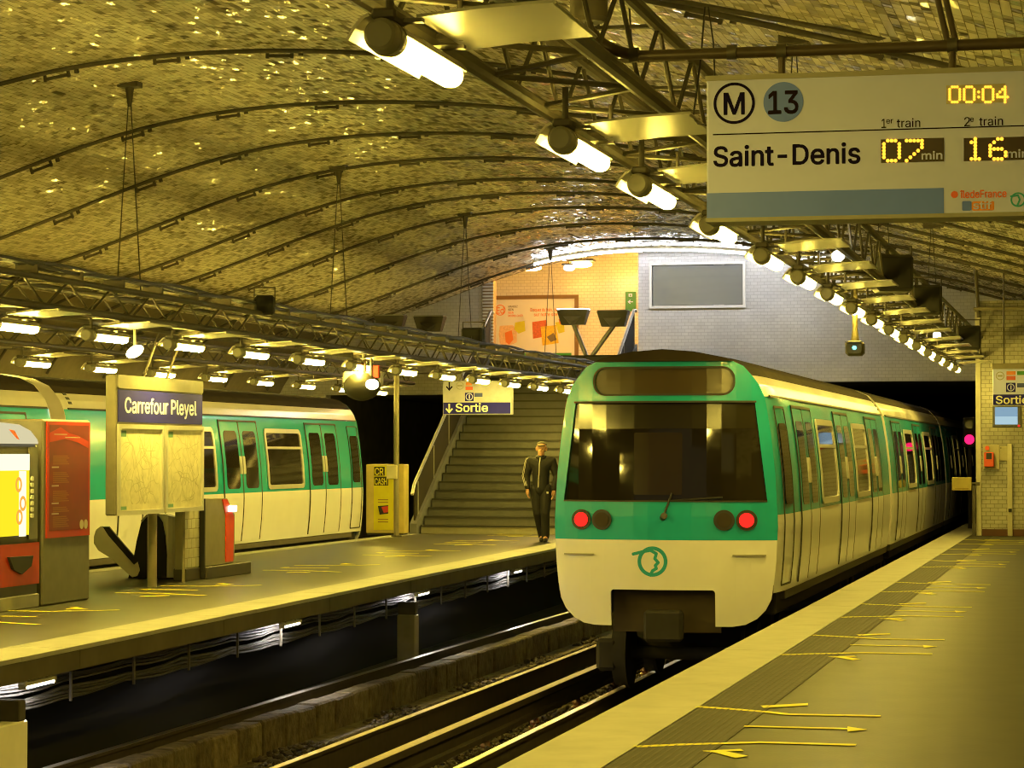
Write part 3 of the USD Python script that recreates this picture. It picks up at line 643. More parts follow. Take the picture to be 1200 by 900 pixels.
def build_car(name, label, cab, loc, rotz):
    t = thing(name, label, 'metro car', loc, rotz, None)
    sk = .12
    obj('lower_body', band(sk, .92, cab), TWHITE, t, smooth=50)
    obj('upper_body', band(.92, 2.13, cab), TGREEN, t, smooth=50)
    obj('roof_band', band(2.13, 2.345, cab), TCREAM, t, smooth=50)
    rb = band(2.345, 2.615, cab); obj('roof', rb, TROOF, t, smooth=60)
    obj('rear_end', end_wall(section(sk, 2.615, .985), CL - .01, .02, 1), TCREAM, t, smooth=False)
    obj('gangway_door', MB().prism(rrect(-.36, .15, .36, 2.0, .06), .03, lambda a, b, h: (-a, CL + .01 + h, b)), TGLASS, t, smooth=False)
    obj('coupling_bar', MB().box((-.10, CL, -.25), (.10, CL + .5, -.08), .02), STEEL, t, smooth=False)
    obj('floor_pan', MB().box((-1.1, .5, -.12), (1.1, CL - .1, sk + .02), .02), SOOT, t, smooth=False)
    obj('sill', MB().box((-1.15, .9 if cab else .1, .02), (1.15, CL - .1, sk + .0), .01), mat('sill_dark', (.10, .085, .06), .6), t, smooth=False)
    for yb in (2.6, CL - 2.6):
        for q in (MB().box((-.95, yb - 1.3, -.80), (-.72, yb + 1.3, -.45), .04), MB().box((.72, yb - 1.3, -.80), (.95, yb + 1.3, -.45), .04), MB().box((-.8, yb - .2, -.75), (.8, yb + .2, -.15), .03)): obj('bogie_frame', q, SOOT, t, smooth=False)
        for dy in (-.95, .95):
            ax = MB().tube((-.8, yb + dy, -.62), (.8, yb + dy, -.62), .07, 12)
            for s in (-1, 1): ax.tube((s * .66, yb + dy, -.62), (s * .78, yb + dy, -.62), .36, 24).tube((s * .62, yb + dy, -.62), (s * .66, yb + dy, -.62), .39, 24)
            obj('wheelset', ax, SOOT, t)  # wheels coloured black in place of the shade below the car
    # doors and windows on both sides
    first = 2.45 if cab else 1.75
    pitch = 4.4 if cab else 4.75
    dc = [first + pitch * i for i in range(3)]
    if cab: dc = [2.72, 7.12, 11.5]
    for s in (-1, 1):
        for c in dc:
            for g in (-1, 1):
                y0, y1 = (c - .90, c - .008) if g < 0 else (c + .008, c + .90)
                leaf = obj('door_leaf', trimesh.util.concatenate([side_patch(sbox(y0, .16, y1, .92), .006, .006, s, cab)]), TWHITE, t, smooth=False)
                obj('leaf_panel', side_patch(sbox(y0, .92, y1, 2.03), .006, .006, s, cab), TGREEN, leaf, smooth=False)
                obj('seal', MB().add(side_patch(sbox(y0 - .02, .16, y0 + .012, 2.05), .004, .011, s, cab)).add(side_patch(sbox(y1 - .012, .16, y1 + .02, 2.05), .004, .011, s, cab)), TRUBBER, leaf, smooth=False)
                yc = (y0 + y1) / 2
                obj('window', side_patch(rrect(yc - .31, .99, yc + .31, 1.90, .09), .011, .006, s, cab), TGLASS, leaf, smooth=False)
                hy = c - .075 if g < 0 else c + .075
                obj('handle', side_patch(rrect(hy - .055, 1.22, hy + .055, 1.50, .02), .012, .012, s, cab), TFRAME, leaf, smooth=False)
            obj('door_head', side_patch(sbox(c - .92, 2.04, c + .92, 2.07), .004, .012, s, cab), TRUBBER, t, smooth=False)
        for a, b in zip(dc[:-1], dc[1:]):
            m = (a + b) / 2; o = rrect(m - .97, .96, m + .97, 1.95, .11)
            inn = rrect(m - .90, 1.03, m + .90, 1.88, .06); rail_ = sbox(m - .90, 1.615, m + .90, 1.655)
            f = obj('window_frame', side_patch(o.difference(inn).union(rail_), .008, .016, s, cab), TFRAME, t, smooth=False)
            obj('pane', side_patch(inn.intersection(sbox(m - 1, 1, m + 1, 1.62)), .004, .006, s, cab), TGLASS, f, smooth=False)
            obj('pane', side_patch(inn.intersection(sbox(m - 1, 1.65, m + 1, 2)), .004, .006, s, cab), TGLASS, f, smooth=False)
        e0 = CL - 1.25
        if not cab and e0 - dc[-1] > 1.2: obj('end_window', side_patch(rrect(dc[-1] + 1.12, 1.0, CL - .42, 1.88, .09), .006, .008, s, cab), TGLASS, t, smooth=False)
        obj('gutter', side_patch(sbox(.35 if cab else .1, 2.125, CL - .1, 2.15), .002, .014, s, cab), TRUBBER, t, smooth=False)
        for k in range(3): obj('roof_vent', side_patch(sbox(CL - .30, 2.20 + .06 * k, CL - .2, 2.235 + .06 * k), .003, .01, s, cab), TRUBBER, t, smooth=False)
    if not cab:
        obj('front_end', end_wall(section(sk, 2.615, .985), .01, .02, -1), TCREAM, t, smooth=False)
        for s in (-1, 1): pass
        return t
    # cab face
    full = section(-.26, 2.615, taper(0)); R = .42
    full = full.intersection(rrect(-1.12, -.26, 1.12, 3.2, R)) if False else full.difference(sbox(-2, -.3, 2, .2)).union(rrect(-1.115, -.22, 1.115, .9, .40).intersection(sbox(-2, -.3, 2, .25)))
    apron = full.intersection(sbox(-2, -.3, 2, .66)).difference(rrect(-.54, -.6, .54, .15, .03))
    obj('apron', face_patch(apron, -.02, .03), TWHITE, t, smooth=50)
    obj('coupler_recess', MB().box((-.56, .30, -.30), (.56, .34, .17)), mat('recess_dark', (.075, .055, .03), .8), t, smooth=False)
    obj('coupler', MB().box((-.14, .02, -.34), (.14, .9, -.10), .03).box((-.20, .0, -.38), (.20, .16, -.06), .03), SOOT, t, smooth=False)  # coupler coloured black in place of shade
    obj('waist_band', face_patch(full.intersection(sbox(-2, .66, 2, 1.06)), -.02, .032), TGREEN, t, smooth=50)
    ws = Polygon([(-1.06, 1.06), (1.06, 1.06), (.935, 2.07), (-.935, 2.07)])
    up = full.intersection(sbox(-2, 1.06, 2, 2.52))
    dest = rrect(-.72, 2.16, .72, 2.42, .11)
    obj('face_surround', face_patch(up.difference(ws).difference(dest), -.02, .032), TGREEN, t, smooth=50)
    obj('brow', face_patch(full.intersection(sbox(-2, 2.49, 2, 2.7)), -.02, .10), TROOF, t, smooth=50)
    wsp = obj('windshield', face_patch(ws, -.025, .012), mat('windshield_glass', (.014, .011, .007), .03, var=0, spec=.7), t, smooth=50)
    obj('sun_shade', face_patch(Polygon([(-.95, 1.80), (.95, 1.80), (.925, 2.05), (-.925, 2.05)]), -.0125, .003), mat('shade_tint', (.022, .018, .008), .12, var=0), wsp, smooth=50)
    obj('centre_door_pane', face_patch(rrect(-.30, 1.12, .20, 1.76, .02), -.0125, .003), mat('pane_tint', (.026, .018, .007), .12, var=0), wsp, smooth=50)
    obj('lower_seal', face_patch(sbox(-1.06, 1.05, 1.06, 1.065), .012, .01), TRUBBER, t, smooth=False)
    obj('upper_seal', face_patch(sbox(-.95, 2.065, .95, 2.085), .012, .014), TRUBBER, t, smooth=False)
    dp = obj('destination_panel', face_patch(dest, -.022, .014), mat('destination_glass', (.06, .042, .018), .18, var=0), t, smooth=50)
    obj('panel_seal', face_patch(dest.buffer(.02).difference(dest), .01, .012), TRUBBER, dp, smooth=False)
    for s in (-1, 1):
        for xx, red in ((.86, True), (.635, False)):
            b = obj('tail_light' if red else 'head_light', face_patch(Point(s * xx, .865).buffer(.105), .010, .02), TRUBBER, t, smooth=False)
            obj('lens', face_patch(Point(s * xx, .865).buffer(.075), .028, .012), emit('tail_red', (1.0, .02, .012), 1.1) if red else mat('dead_lens', (.06, .05, .04), .1), b, smooth=False)
        obj('grab_step', face_patch(sbox(-1.05 if s < 0 else .72, .50, -.72 if s < 0 else 1.05, .515), .010, .03), GREYP, t, smooth=False)
        obj('cab_door', side_patch(rrect(.42, .18, 1.12, 2.04, .04).difference(rrect(.44, .20, 1.10, 2.02, .03)), .004, .010, s, True), TRUBBER, t, smooth=False)
        obj('cab_window', side_patch(rrect(.52, 1.02, 1.02, 1.86, .08), .006, .010, s, True), TGLASS, t, smooth=False)
    obj('wiper', MB().tube((.02, -.045, .90), (.10, .005, 1.14), .012, 6).tube((.07, -.02, 1.06), (.62, .01, 1.10), .010, 6).tube((.0, .02, .88), (.03, -.06, .91), .035, 10), BLACKP, t)
    # round operator emblem: green ring with the face line
    ring = Point(-.10, .44).buffer(.155).difference(Point(-.10, .44).buffer(.118))
    fl = LineString([(-.30, .515), (-.20, .54), (-.12, .555), (-.06, .52), (-.075, .47), (-.04, .43), (-.07, .40), (-.06, .37), (-.10, .345), (-.12, .30)]).buffer(.016)
    obj('emblem', face_patch(unary_union([ring, fl]), .010, .003), mat('emblem_green', (.015, .32, .40), .4, var=0), t, smooth=False)
    return t
TX = -4.38
cabcar = build_car('metro_car', 'rear cab car of the departing train with red tail lights', True, (TX, 25.9, 0), 0)
mid = build_car('metro_car', 'second car of the departing train, entering the tunnel', False, (TX, 25.9 + CL + .5, 0), 0)
dup(mid, (TX, 25.9 + 2 * CL + 1.0, 0), 0, 'third car of the departing train, inside the tunnel')
LX = -14.42; LE = 45.6
lc = dup(cabcar, (LX, LE, 0), 180, 'green and white end car of the standing train beyond the island platform')
dup(mid, (LX, LE - CL - .5, 0), 180, 'nearer car of the standing train, cut by the left picture edge')

# ------------------------------------------------------------------ hanging destination indicator
SY = at(828, 257, X=-1.725)[1]
def spx(u, v): p = at(u, v, Y=SY); return p[0], p[2]
sx0, sz1 = spx(828, 92); _, sz0 = spx(828, 258); sx1 = sx0 + 1.62
ppm = (spx(1000, 200)[0] - spx(900, 200)[0]) / 100
def sg(u, v):
    """photo pixel on the board's face -> board coordinates"""
    return spx(u, v)
ind = thing('train_indicator', 'hanging white train indicator board with orange waiting times', 'sign', (0, 0, 0))
fS = front(SY)
obj('casing', MB().box((sx0, SY, sz0), (sx1, SY + .22, sz1), .008), SIGNW, ind, smooth=30)
obj('top_trim', MB().box((sx0 - .004, SY - .012, sz1 - .012), (sx1 + .004, SY + .225, sz1 + .010)), GREYP, ind, smooth=False)
obj('bottom_trim', MB().box((sx0 - .004, SY - .012, sz0 - .010), (sx1 + .004, SY + .225, sz0 + .008)), GREYP, ind, smooth=False)
def spoly(pts): return Polygon([sg(*p) for p in pts])
c = sg(860.4, 121); obj('metro_roundel', poly_mesh(Point(c).buffer(24.5 * ppm, 24).difference(Point(c).buffer(21.3 * ppm, 24)), .003, fS), INK, ind, smooth=False)
obj('metro_letter', text('M', c[0], c[1] - 13 * ppm, 25 * ppm, fS, 25 * ppm, bold=True, mid=True), INK, ind, smooth=False)
c = sg(918, 119.5); obj('line_disc', poly_mesh(Point(c).buffer(23.5 * ppm, 24), .003, fS), SIGNB, ind, smooth=False)
obj('line_number', text('13', c[0], c[1] - 13.5 * ppm, 26 * ppm, front(SY - .003), 36 * ppm, bold=True, mid=True), mat('number_ink', (.016, .009, .012), .8, var=0, spec=.05), ind, smooth=False)
obj('rule', poly_mesh(spoly([(835.5, 157.2), (1250, 145.2), (1250, 146.6), (835.5, 158.6)]), .002, fS), INK, ind, smooth=False)
c = sg(836, 195); obj('destination_text', text('Saint-Denis', c[0], c[1], 23 * ppm, fS, 173 * ppm, bold=True), INK, ind, smooth=False)
obj('blue_stripe', poly_mesh(sbox(sx0, sz0 + .008, sg(1106, 235)[0], sg(829, 226.5)[1]), .002, fS), SIGNB, ind, smooth=False)
for s, sup, u, v, us, ut in (('1', 'er', 1033, 150, 1038.5, 1051), ('2', 'e', 1130, 148, 1137, 1147.5)):
    c = sg(u, v); obj('column_heading', text(s, c[0], c[1], 10.5 * ppm, fS, 5.5 * ppm if s == '1' else 6.5 * ppm), mat('number_ink', 0), ind, smooth=False)
    c = sg(us, v - 5.2); obj('column_heading', text(sup, c[0], c[1], 6.5 * ppm, fS, (8 if sup == 'er' else 4) * ppm), mat('number_ink', 0), ind, smooth=False)
    c = sg(ut, v - .6); obj('column_heading', text('train', c[0], c[1], 10.0 * ppm, fS, 27 * ppm), mat('number_ink', 0), ind, smooth=False)
FONT = {'0': ['01110', '10001', '10001', '10001', '10001', '10001', '01110'], '4': ['00010', '00110', '01010', '10010', '11111', '00010', '00010'], '7': ['11111', '00001', '00001', '00010', '00100', '01000', '10000'],
        '1': ['00100', '01100', '00100', '00100', '00100', '00100', '01110'], '6': ['00110', '01000', '10000', '11110', '10001', '10001', '01110'], ':': ['0', '0', '1', '0', '1', '0', '0']}
def leds(s, u, v, du, dv, gap):
    """dot-matrix digits: top-left dot at (u, v), dot pitch du x dv in photo pixels"""
    m = MB(); x = u
    for ch in s:
        g = FONT[ch]
        for j, row in enumerate(g):
            for i, b in enumerate(row):
                if b == '1':
                    cx, cz = sg(x + i * du, v + j * dv); r = .58 * min(du, dv) * ppm
                    m.prism(Point(cx, cz).buffer(r, 2), .003, front(SY - .004))
        x += (len(g[0])) * du + gap
    return m
for (u0, v0, u1, v1) in ((1109, 98, 1178, 122), (1032.5, 161.5, 1106, 191), (1129.5, 160, 1206, 189)):
    a, b = sg(u0, v1), sg(u1, v0); obj('display_panel', poly_mesh(sbox(a[0], a[1], b[0], b[1]), .004, fS), LEDBG if u0 < 1105 or u0 > 1120 else mat('clock_panel', (.42, .38, .28), .4), ind, smooth=False)
obj('clock_digits', leds('00:04', 1113, 102, 2.95, 2.95, 2.2), LED, ind, smooth=False)
obj('wait_digits', leds('07', 1036, 165, 4.5, 3.9, 4.0), LED, ind, smooth=False)
obj('wait_digits', leds('16', 1134, 163, 4.5, 3.9, 4.0), LED, ind, smooth=False)
for u, v in ((1080, 187), (1180, 185)):
    c = sg(u, v); obj('unit_text', text('min', c[0], c[1], 9 * ppm, front(SY - .004), 24 * ppm, bold=True), SIGNW, ind, smooth=False)
c = sg(1125, 232); obj('region_text', text('îledeFrance', c[0], c[1], 8.5 * ppm, fS, 53 * ppm, bold=True), mat('logo_red', (.75, .13, .05), .5, var=0), ind, smooth=False)
c = sg(1118.5, 228); star = unary_union([affinity.rotate(sbox(c[0] - 4 * ppm, c[1] - 1.3 * ppm, c[0] + 4 * ppm, c[1] + 1.3 * ppm), a) for a in (0, 45, 90, 135)])
obj('region_star', poly_mesh(star, .002, fS), mat('logo_red', 0), ind, smooth=False)
a, b = sg(1139, 247), sg(1165, 235.5); obj('stif_block', poly_mesh(rrect(a[0], a[1], b[0], b[1], 2 * ppm), .002, fS), mat('logo_orange', (.72, .24, .05), .5, var=0), ind, smooth=False)
a, b = sg(1127.5, 247), sg(1138, 235.5); obj('stif_emblem', poly_mesh(rrect(a[0], a[1], b[0], b[1], 1.5 * ppm), .002, fS), SIGNB, ind, smooth=False)
c = sg(1140.5, 245); obj('stif_text', text('stif', c[0], c[1], 8.5 * ppm, front(SY - .002), 21 * ppm, bold=True), SIGNW, ind, smooth=False)
c = sg(1193, 234); fl = LineString([(c[0] - 8 * ppm, c[1] + 4 * ppm), (c[0], c[1] + 5 * ppm), (c[0] + 2 * ppm, c[1]), (c[0] - 1 * ppm, c[1] - 7 * ppm)]).buffer(1 * ppm)
obj('operator_emblem', poly_mesh(unary_union([Point(c).buffer(8.5 * ppm).difference(Point(c).buffer(6.7 * ppm)), fl]), .002, fS), mat('emblem_green', 0), ind, smooth=False)
# the pipe that carries the board
pp = thing('support_pipe', 'dark horizontal pipe carrying the hanging indicator board', 'pipe', (0, 0, 0))
PYY = SY + .11
def ppt(u, v): q = at(u, v, Y=PYY); return np.array([q[0], q[1], q[2]])
pts = np.array([ppt(684, 22), ppt(692, 36), ppt(705, 50), ppt(722, 59), ppt(745, 65), ppt(800, 64), ppt(1000, 57.5), ppt(1200, 50), ppt(1560, 34)])
tt = np.linspace(0, len(pts) - 1, 70); cs = CubicSpline(np.arange(len(pts)), pts); PL = cs(tt)
PL[PL[:, 0] > pts[4, 0]] = PL[PL[:, 0] > pts[4, 0]]
obj('pipe', sweep(PL, .026, 12), mat('pipe_brown', (.085, .062, .038), .4, .2), pp, smooth=60)
for u, v in ((743, 64.5), (858, 61), (916, 60), (1116, 53)):
    q = ppt(u, v); obj('collar', MB().tube(q - np.array([.022, 0, 0]), q + np.array([.022, 0, 0]), .034, 14), STEEL, pp)
for u in (916, 1116):
    q = ppt(u, 60 if u < 1000 else 53); obj('drop_rod', MB().tube((q[0], PYY, sz1), q, .017, 10), mat('pipe_brown', 0), pp)
    obj('rod_flange', MB().tube((q[0], PYY, sz1), (q[0], PYY, sz1 + .02), .035, 12), STEEL, pp)
# strut from the vault to the pipe
a, b = ppt(1116, 53), ppt(1098, -25); b[2] = vz(b[0]) - .0 if False else b[2]
st = thing('pipe_strut', 'twin dark hanger tubes rising from the pipe to the vault', 'hanger', (0, 0, 0))
top_ = a + (b - a) * 3.4
k = 1.0
while k < 6 and a[2] + (b - a)[2] * k < vz(min(2.0, a[0] + (b - a)[0] * k)): k += .05
top_ = a + (b - a) * k
for dx in (-.018, .018): obj('tube', MB().tube(a + [dx, 0, 0], top_ + [dx, 0, 0], .014, 10), mat('pipe_brown', 0), st)
obj('plate', MB().box(top_ - [.08, .06, .03], top_ + [.08, .06, .03], .01), STEEL, st, smooth=False)
# slack wires beside the board
wv = thing('slack_cable', 'thin black cable loop hanging left of the indicator board', 'cable', (0, 0, 0))
obj('wire', sweep(np.array([at(826, 8, Y=SY + 1.2), at(822, 60, Y=SY + 1.2), at(816, 110, Y=SY + 1.2), at(812, 138, Y=SY + 1.2), at(818, 145, Y=SY + 1.2), at(829, 147, Y=SY + 1.2)]), .005, 6), BLACKP, wv)
obj('wire', sweep(np.array([at(830, 8, Y=SY + 1.2), at(836, 50, Y=SY + 1.2), at(838, 100, Y=SY + 1.2)]), .004, 6), BLACKP, wv)
cb = thing('feed_cable', 'dark cable sagging under the vault above the indicator board', 'cable', (0, 0, 0))
obj('wire', sweep(np.array([at(u, v, Y=20.2) for u, v in ((775, -2), (820, 6), (880, 17), (960, 32), (1030, 45), (1045, 40), (1060, 42), (1080, 52))]), .022, 8), STEEL, cb)

# ------------------------------------------------------------------ island platform furniture
# station name board, parallel to the track
bx = at(183, 688, Z=0); BX = bx[0] + .02
by0, by1 = at(137, 520, X=BX)[1], at(237, 520, X=BX)[1]
bz = lambda u, v: at(u, v, X=BX)[2]
zt_, zb_ = bz(137, 439), bz(137, 604.5)
fB = side(BX)
sb = thing('station_board', 'tall metal board with the station name over two transit maps', 'sign', (0, 0, 0))
obj('cabinet', MB().box((BX - .13, by0 - .02, zb_), (BX - .004, by1 + .02, zt_), .015), mat('board_olive', (.22, .20, .14), .45, .2), sb, smooth=30)
by = lambda f: by0 + (by1 - by0) * f
def zf(f): return zb_ + (zt_ - zb_) * f
obj('header', MB().prism(rrect(by0, zf(.905), by1, zf(1.0), .03), .012, fB), mat('header_steel', (.30, .285, .22), .3, .6), sb, smooth=False)
obj('name_panel', MB().prism(sbox(by(.01), zf(.665), by(.99), zf(.895)), .010, fB), NAVY, sb, smooth=False)
obj('station_name', text('Carrefour Pleyel', by(.075), zf(.735), (zt_ - zb_) * .105, side(BX + .010), (by1 - by0) * .84, bold=True), SIGNW, sb, smooth=False)
for i, (f0, f1) in enumerate(((.0, .505), (.535, .995))):
    pan = sbox(by(f0), zf(.0), by(f1), zf(.65))
    fr_ = obj('map_frame', MB().prism(pan.difference(pan.buffer(-.05, join_style=2)), .03, fB), TFRAME, sb, smooth=False)
    obj('map_sheet', MB().prism(pan.buffer(-.045, join_style=2), .006, fB), mat('map_paper', (.62, .58, .42), .4, var=.18, scale=9), fr_, smooth=False)
    # map print: network lines and stops
    lines = MB(); g = np.random.default_rng(20 + i); y0_, z0_, y1_, z1_ = pan.buffer(-.12, join_style=2).bounds
    for k in range(34):
        p = np.array([g.uniform(y0_ + .1, y1_ - .1), g.uniform(z0_ + .1, z1_ - .1)]); pts_ = [p]; a = g.uniform(0, 6.28)
        for q in range(9):
            a += g.normal(0, .45); p = p + .09 * np.array([math.cos(a), math.sin(a)]); pts_.append(p)
        ln = LineString(pts_).buffer(.004).intersection(sbox(y0_, z0_, y1_, z1_))
        lines.prism(ln, .001, side(BX + .006))
    obj('route_lines', lines, mat('map_lines', (.46, .43, .28), .5, var=.3, scale=3), fr_, smooth=False)
    lb = MB().prism(sbox(y0_ - .02, z1_ - .02, y0_ + .14, z1_ + .05), .002, side(BX + .006)).prism(sbox(y0_ - .02, z0_ - .06, y0_ + .16, z0_ - .02), .002, side(BX + .006))
    obj('map_title', lb, mat('map_green', (.12, .28, .20), .5, var=0), fr_, smooth=False)
obj('post', MB().tube((BX - .07, bx[1] - .0, 0), (BX - .07, bx[1], zb_ + .02), .055, 16), mat('post_olive', (.24, .21, .13), .4, .2), sb)
obj('post', MB().tube((BX - .07, by1 - .45, 0), (BX - .07, by1 - .45, zb_ + .02), .02, 10), mat('post_olive', 0), sb)
for q in (.35, .62): obj('hanger_tube', MB().tube((BX - .07, by(q), zt_ - .01), (BX + .15, by(q), 2.98), .016, 10), STEEL, sb)

# vending machine and red poster cabinet (both face the track)
vx = at(47, 711, Z=0); VX = vx[0]
vy = lambda u: at(u, 600, X=VX)[1]
vzz = lambda u, v: at(u, v, X=VX)[2]
fV = side(VX)
vy1 = vy(46); vy0 = vy1 - 1.25
zt2 = vzz(20, 520)
vm = thing('vending_machine', 'drinks vending machine with lit yellow front and red lower panel', 'vending machine', (0, 0, 0))
obj('cabinet', MB().box((VX - .85, vy0, .05), (VX - .01, vy1, zt2), .03), mat('vend_dark', (.07, .065, .05), .5), vm, smooth=30)
hood = Polygon([(-.80, zt2), (0, zt2), (0, zt2 + .05), (-.06, zt2 + .12), (-.2, zt2 + .18), (-.8, zt2 + .2)])
hd = Polygon([(vy0, zt2), (vy1 - .03, zt2), (vy1 - .05, zt2 + .04), (vy1 - .22, zt2 + .13), (vy1 - .5, zt2 + .19), (vy0, zt2 + .22)])
obj('top_hood', MB().prism(hd, .8, lambda a, b, h: (VX - .8 + h, a, b)), emit('header_glow', (1.0, .90, .55), .42), vm, smooth=False)
obj('hood_print', MB().prism(Polygon([(vy1 - .75, zt2 + .14), (vy1 - .62, zt2 + .13), (vy1 - .50, zt2 + .04), (vy1 - .56, zt2 + .05)]), .003, fV), mat('logo_red', 0), vm, smooth=False)
def vrect(u0, v0, u1, v1, m=0.0): return sbox(vy(u0), vzz(u0, v1), vy(u1), vzz(u0, v0))
obj('lit_front', MB().prism(vrect(-25, 532, 32, 631), .02, fV), emit('vend_glow', (1.0, .82, .02), .62), vm, smooth=False)
obj('lit_top', MB().prism(vrect(-25, 532, 32, 552), .004, side(VX + .02)), emit('vend_glow_white', (1.0, .97, .70), .70), vm, smooth=False)
obj('lit_strip', MB().prism(vrect(20, 552, 28, 629), .004, side(VX + .02)), emit('vend_glow_white', 0, 0), vm, smooth=False)
lg = MB()
for k, (a, b) in enumerate(((19, 568), (24, 590), (20, 606))): lg.prism(Point(vy(a), vzz(a, b)).buffer(.075).difference(Point(vy(a), vzz(a, b)).buffer(.045)), .003, side(VX + .024))
obj('front_print', lg, emit('vend_print', (1.0, .45, .06), .6), vm, smooth=False)
obj('selector_panel', MB().prism(vrect(33, 524, 43, 632), .012, fV), mat('selector_grey', (.16, .15, .11), .4), vm, smooth=False)
for k in range(7): obj('button', MB().prism(rrect(vy(34.2), vzz(34, 560 + k * 7.2) - .03, vy(37.0), vzz(34, 560 + k * 7.2) + .012, .01), .012, side(VX + .012)), WHITEP, vm, smooth=False)
obj('lower_panel', MB().prism(vrect(-25, 641, 45, 692), .012, fV), mat('vend_red', (.45, .035, .010), .4), vm, smooth=False)
ch = Polygon([(vy(7), vzz(7, 653)), (vy(35), vzz(35, 651)), (vy(33), vzz(33, 663)), (vy(22), vzz(22, 673)), (vy(12), vzz(12, 667))])
obj('delivery_chute', MB().prism(ch, .03, side(VX + .012)), TRUBBER, vm, smooth=False)
obj('kickplate', MB().box((VX - .8, vy0, 0), (VX + .005, vy1, .14), .01), GREYP, vm, smooth=False)

ky0, ky1 = vy(50), vy(105.5); kz = vzz(52, 491)
kb = thing('poster_cabinet', 'grey cabinet with a dark red information poster beside the vending machine', 'cabinet', (0, 0, 0))
obj('body', MB().box((VX - .62, ky0, 0), (VX, ky1, kz), .02), mat('cabinet_grey', (.17, .16, .12), .5, .1), kb, smooth=30)
ps = sbox(vy(53.5), vzz(53.5, 631), vy(104), vzz(53.5, 493.5)); y0_, z0_, y1_, z1_ = ps.bounds
obj('poster_border', MB().prism(ps, .012, fV), mat('poster_red', (.46, .025, .006), .4, var=.06), kb, smooth=False)
H = z1_ - z0_; W = y1_ - y0_
obj('poster_field', MB().prism(sbox(y0_ + .05 * W, z0_ + .06 * H, y1_ - .04 * W, z1_ - .03 * H), .002, side(VX + .012)), DRED, kb, smooth=False)
obj('poster_ribbon', MB().prism(Polygon([(y0_ + .05 * W, z0_ + .90 * H), (y0_ + .3 * W, z0_ + .95 * H), (y0_ + .5 * W, z0_ + .90 * H), (y0_ + .7 * W, z0_ + .88 * H), (y0_ + .95 * W, z0_ + .83 * H), (y0_ + .95 * W, z0_ + .77 * H), (y0_ + .7 * W, z0_ + .82 * H), (y0_ + .4 * W, z0_ + .85 * H), (y0_ + .05 * W, z0_ + .82 * H)]), .002, side(VX + .014)), mat('poster_red', 0), kb, smooth=False)
blk = MB()
for f0, f1 in ((.63, .73), (.47, .58), (.31, .42), (.22, .28), (.09, .19)):
    for q in range(int((f1 - f0) * 60)): blk.prism(sbox(y0_ + .13 * W, z0_ + (f0 + q / 60) * H, y0_ + (.50 - .03 * (q % 3)) * W, z0_ + (f0 + (q + .55) / 60) * H), .001, side(VX + .014))
obj('text_block', blk, mat('poster_text', (.30, .11, .035), .5, var=0), kb, smooth=False)
tt_ = MB()
for f in (.885, .86): tt_.prism(sbox(y0_ + (.15 if f > .87 else .4) * W, z0_ + f * H, y0_ + (.45 if f > .87 else .75) * W, z0_ + (f + .008) * H), .001, side(VX + .016))
for f in (.60, .44, .29, .20): tt_.prism(sbox(y0_ + .10 * W, z0_ + f * H, y0_ + .26 * W, z0_ + (f + .012) * H), .001, side(VX + .016))
tt_.prism(Point(y0_ + .80 * W, z0_ + .10 * H).buffer(.05), .001, side(VX + .014)).prism(Point(y0_ + .90 * W, z0_ + .10 * H).buffer(.05), .001, side(VX + .014))
obj('heading', tt_, mat('poster_cream', (.5, .42, .3), .5, var=0), kb, smooth=False)

# moulded shell seats under the name board
def lofted(rows, closed=True):
    rows = [np.asarray(r, float) for r in rows]; n = len(rows[0]); V = np.concatenate(rows); F = []
    for i in range(len(rows) - 1):
        for j in range(n):
            a, b = i * n + j, i * n + (j + 1) % n; F += [[a, b, b + n], [a, b + n, a + n]]
    k = len(rows) - 1
    for j in range(1, n - 1): F += [[0, j + 1, j], [k * n, k * n + j, k * n + j + 1]]
    return trimesh.Trimesh(V, F, process=False)
SEATG = mat('seat_shell', (.40, .38, .29), .28, .15, var=.06)
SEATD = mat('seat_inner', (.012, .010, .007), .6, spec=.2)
SYP = at(140, 678, Z=0)[1]
def seat_point(u, v): q = at(u, v, Y=SYP); return q[0], q[2]
def away(off): return lambda x, z, h: (x - .36 * (h + off), SYP + .93 * (h + off), z)
sl = thing('shell_seat', 'pale moulded seat shell leaning back, seen from its side', 'seat', (0, 0, 0))
prof = Polygon([seat_point(*p) for p in ((110, 629), (112, 622), (117, 618), (126, 618), (132, 623), (150, 644), (161, 657), (164, 668), (161, 675), (155, 676.5), (146, 669), (131, 655), (115, 645), (110, 637))]).buffer(.02).buffer(-.02)
side_ = prof.difference(Polygon([seat_point(*p) for p in ((120, 617), (133, 617), (160, 652), (162, 658), (157, 662), (148, 652), (127, 628))]))
cush = Polygon([seat_point(*p) for p in ((119, 618.2), (128, 618), (132, 623), (161, 657), (163, 664), (158, 664), (148, 653), (127, 630))])
obj('side_shell', MB().prism(side_, .05, away(0)), SEATG, sl, smooth=False)
obj('side_shell', MB().prism(side_, .05, away(.45)), SEATG, sl, smooth=False)
obj('under_shell', MB().prism(side_.buffer(-.015).difference(side_.buffer(-.06)), .42, away(.04)), SEATG, sl, smooth=False)
obj('cushion', MB().prism(cush, .40, away(.05)), SEATD, sl, smooth=False)
obj('leg', MB().prism(Polygon([seat_point(*p) for p in ((152, 672), (160, 672), (162, 679), (150, 679))]), .2, away(.15)), SEATD, sl, smooth=False)
sr_ = thing('shell_seat', 'tall moulded seat shell with dark inside behind the board post', 'seat', (0, 0, 0))
dark = [(156.5, 655), (160, 635), (166, 611), (172, 604), (186, 603), (193, 612), (197, 628), (199, 650), (198.5, 677), (196, 680), (165, 681), (158, 675)]
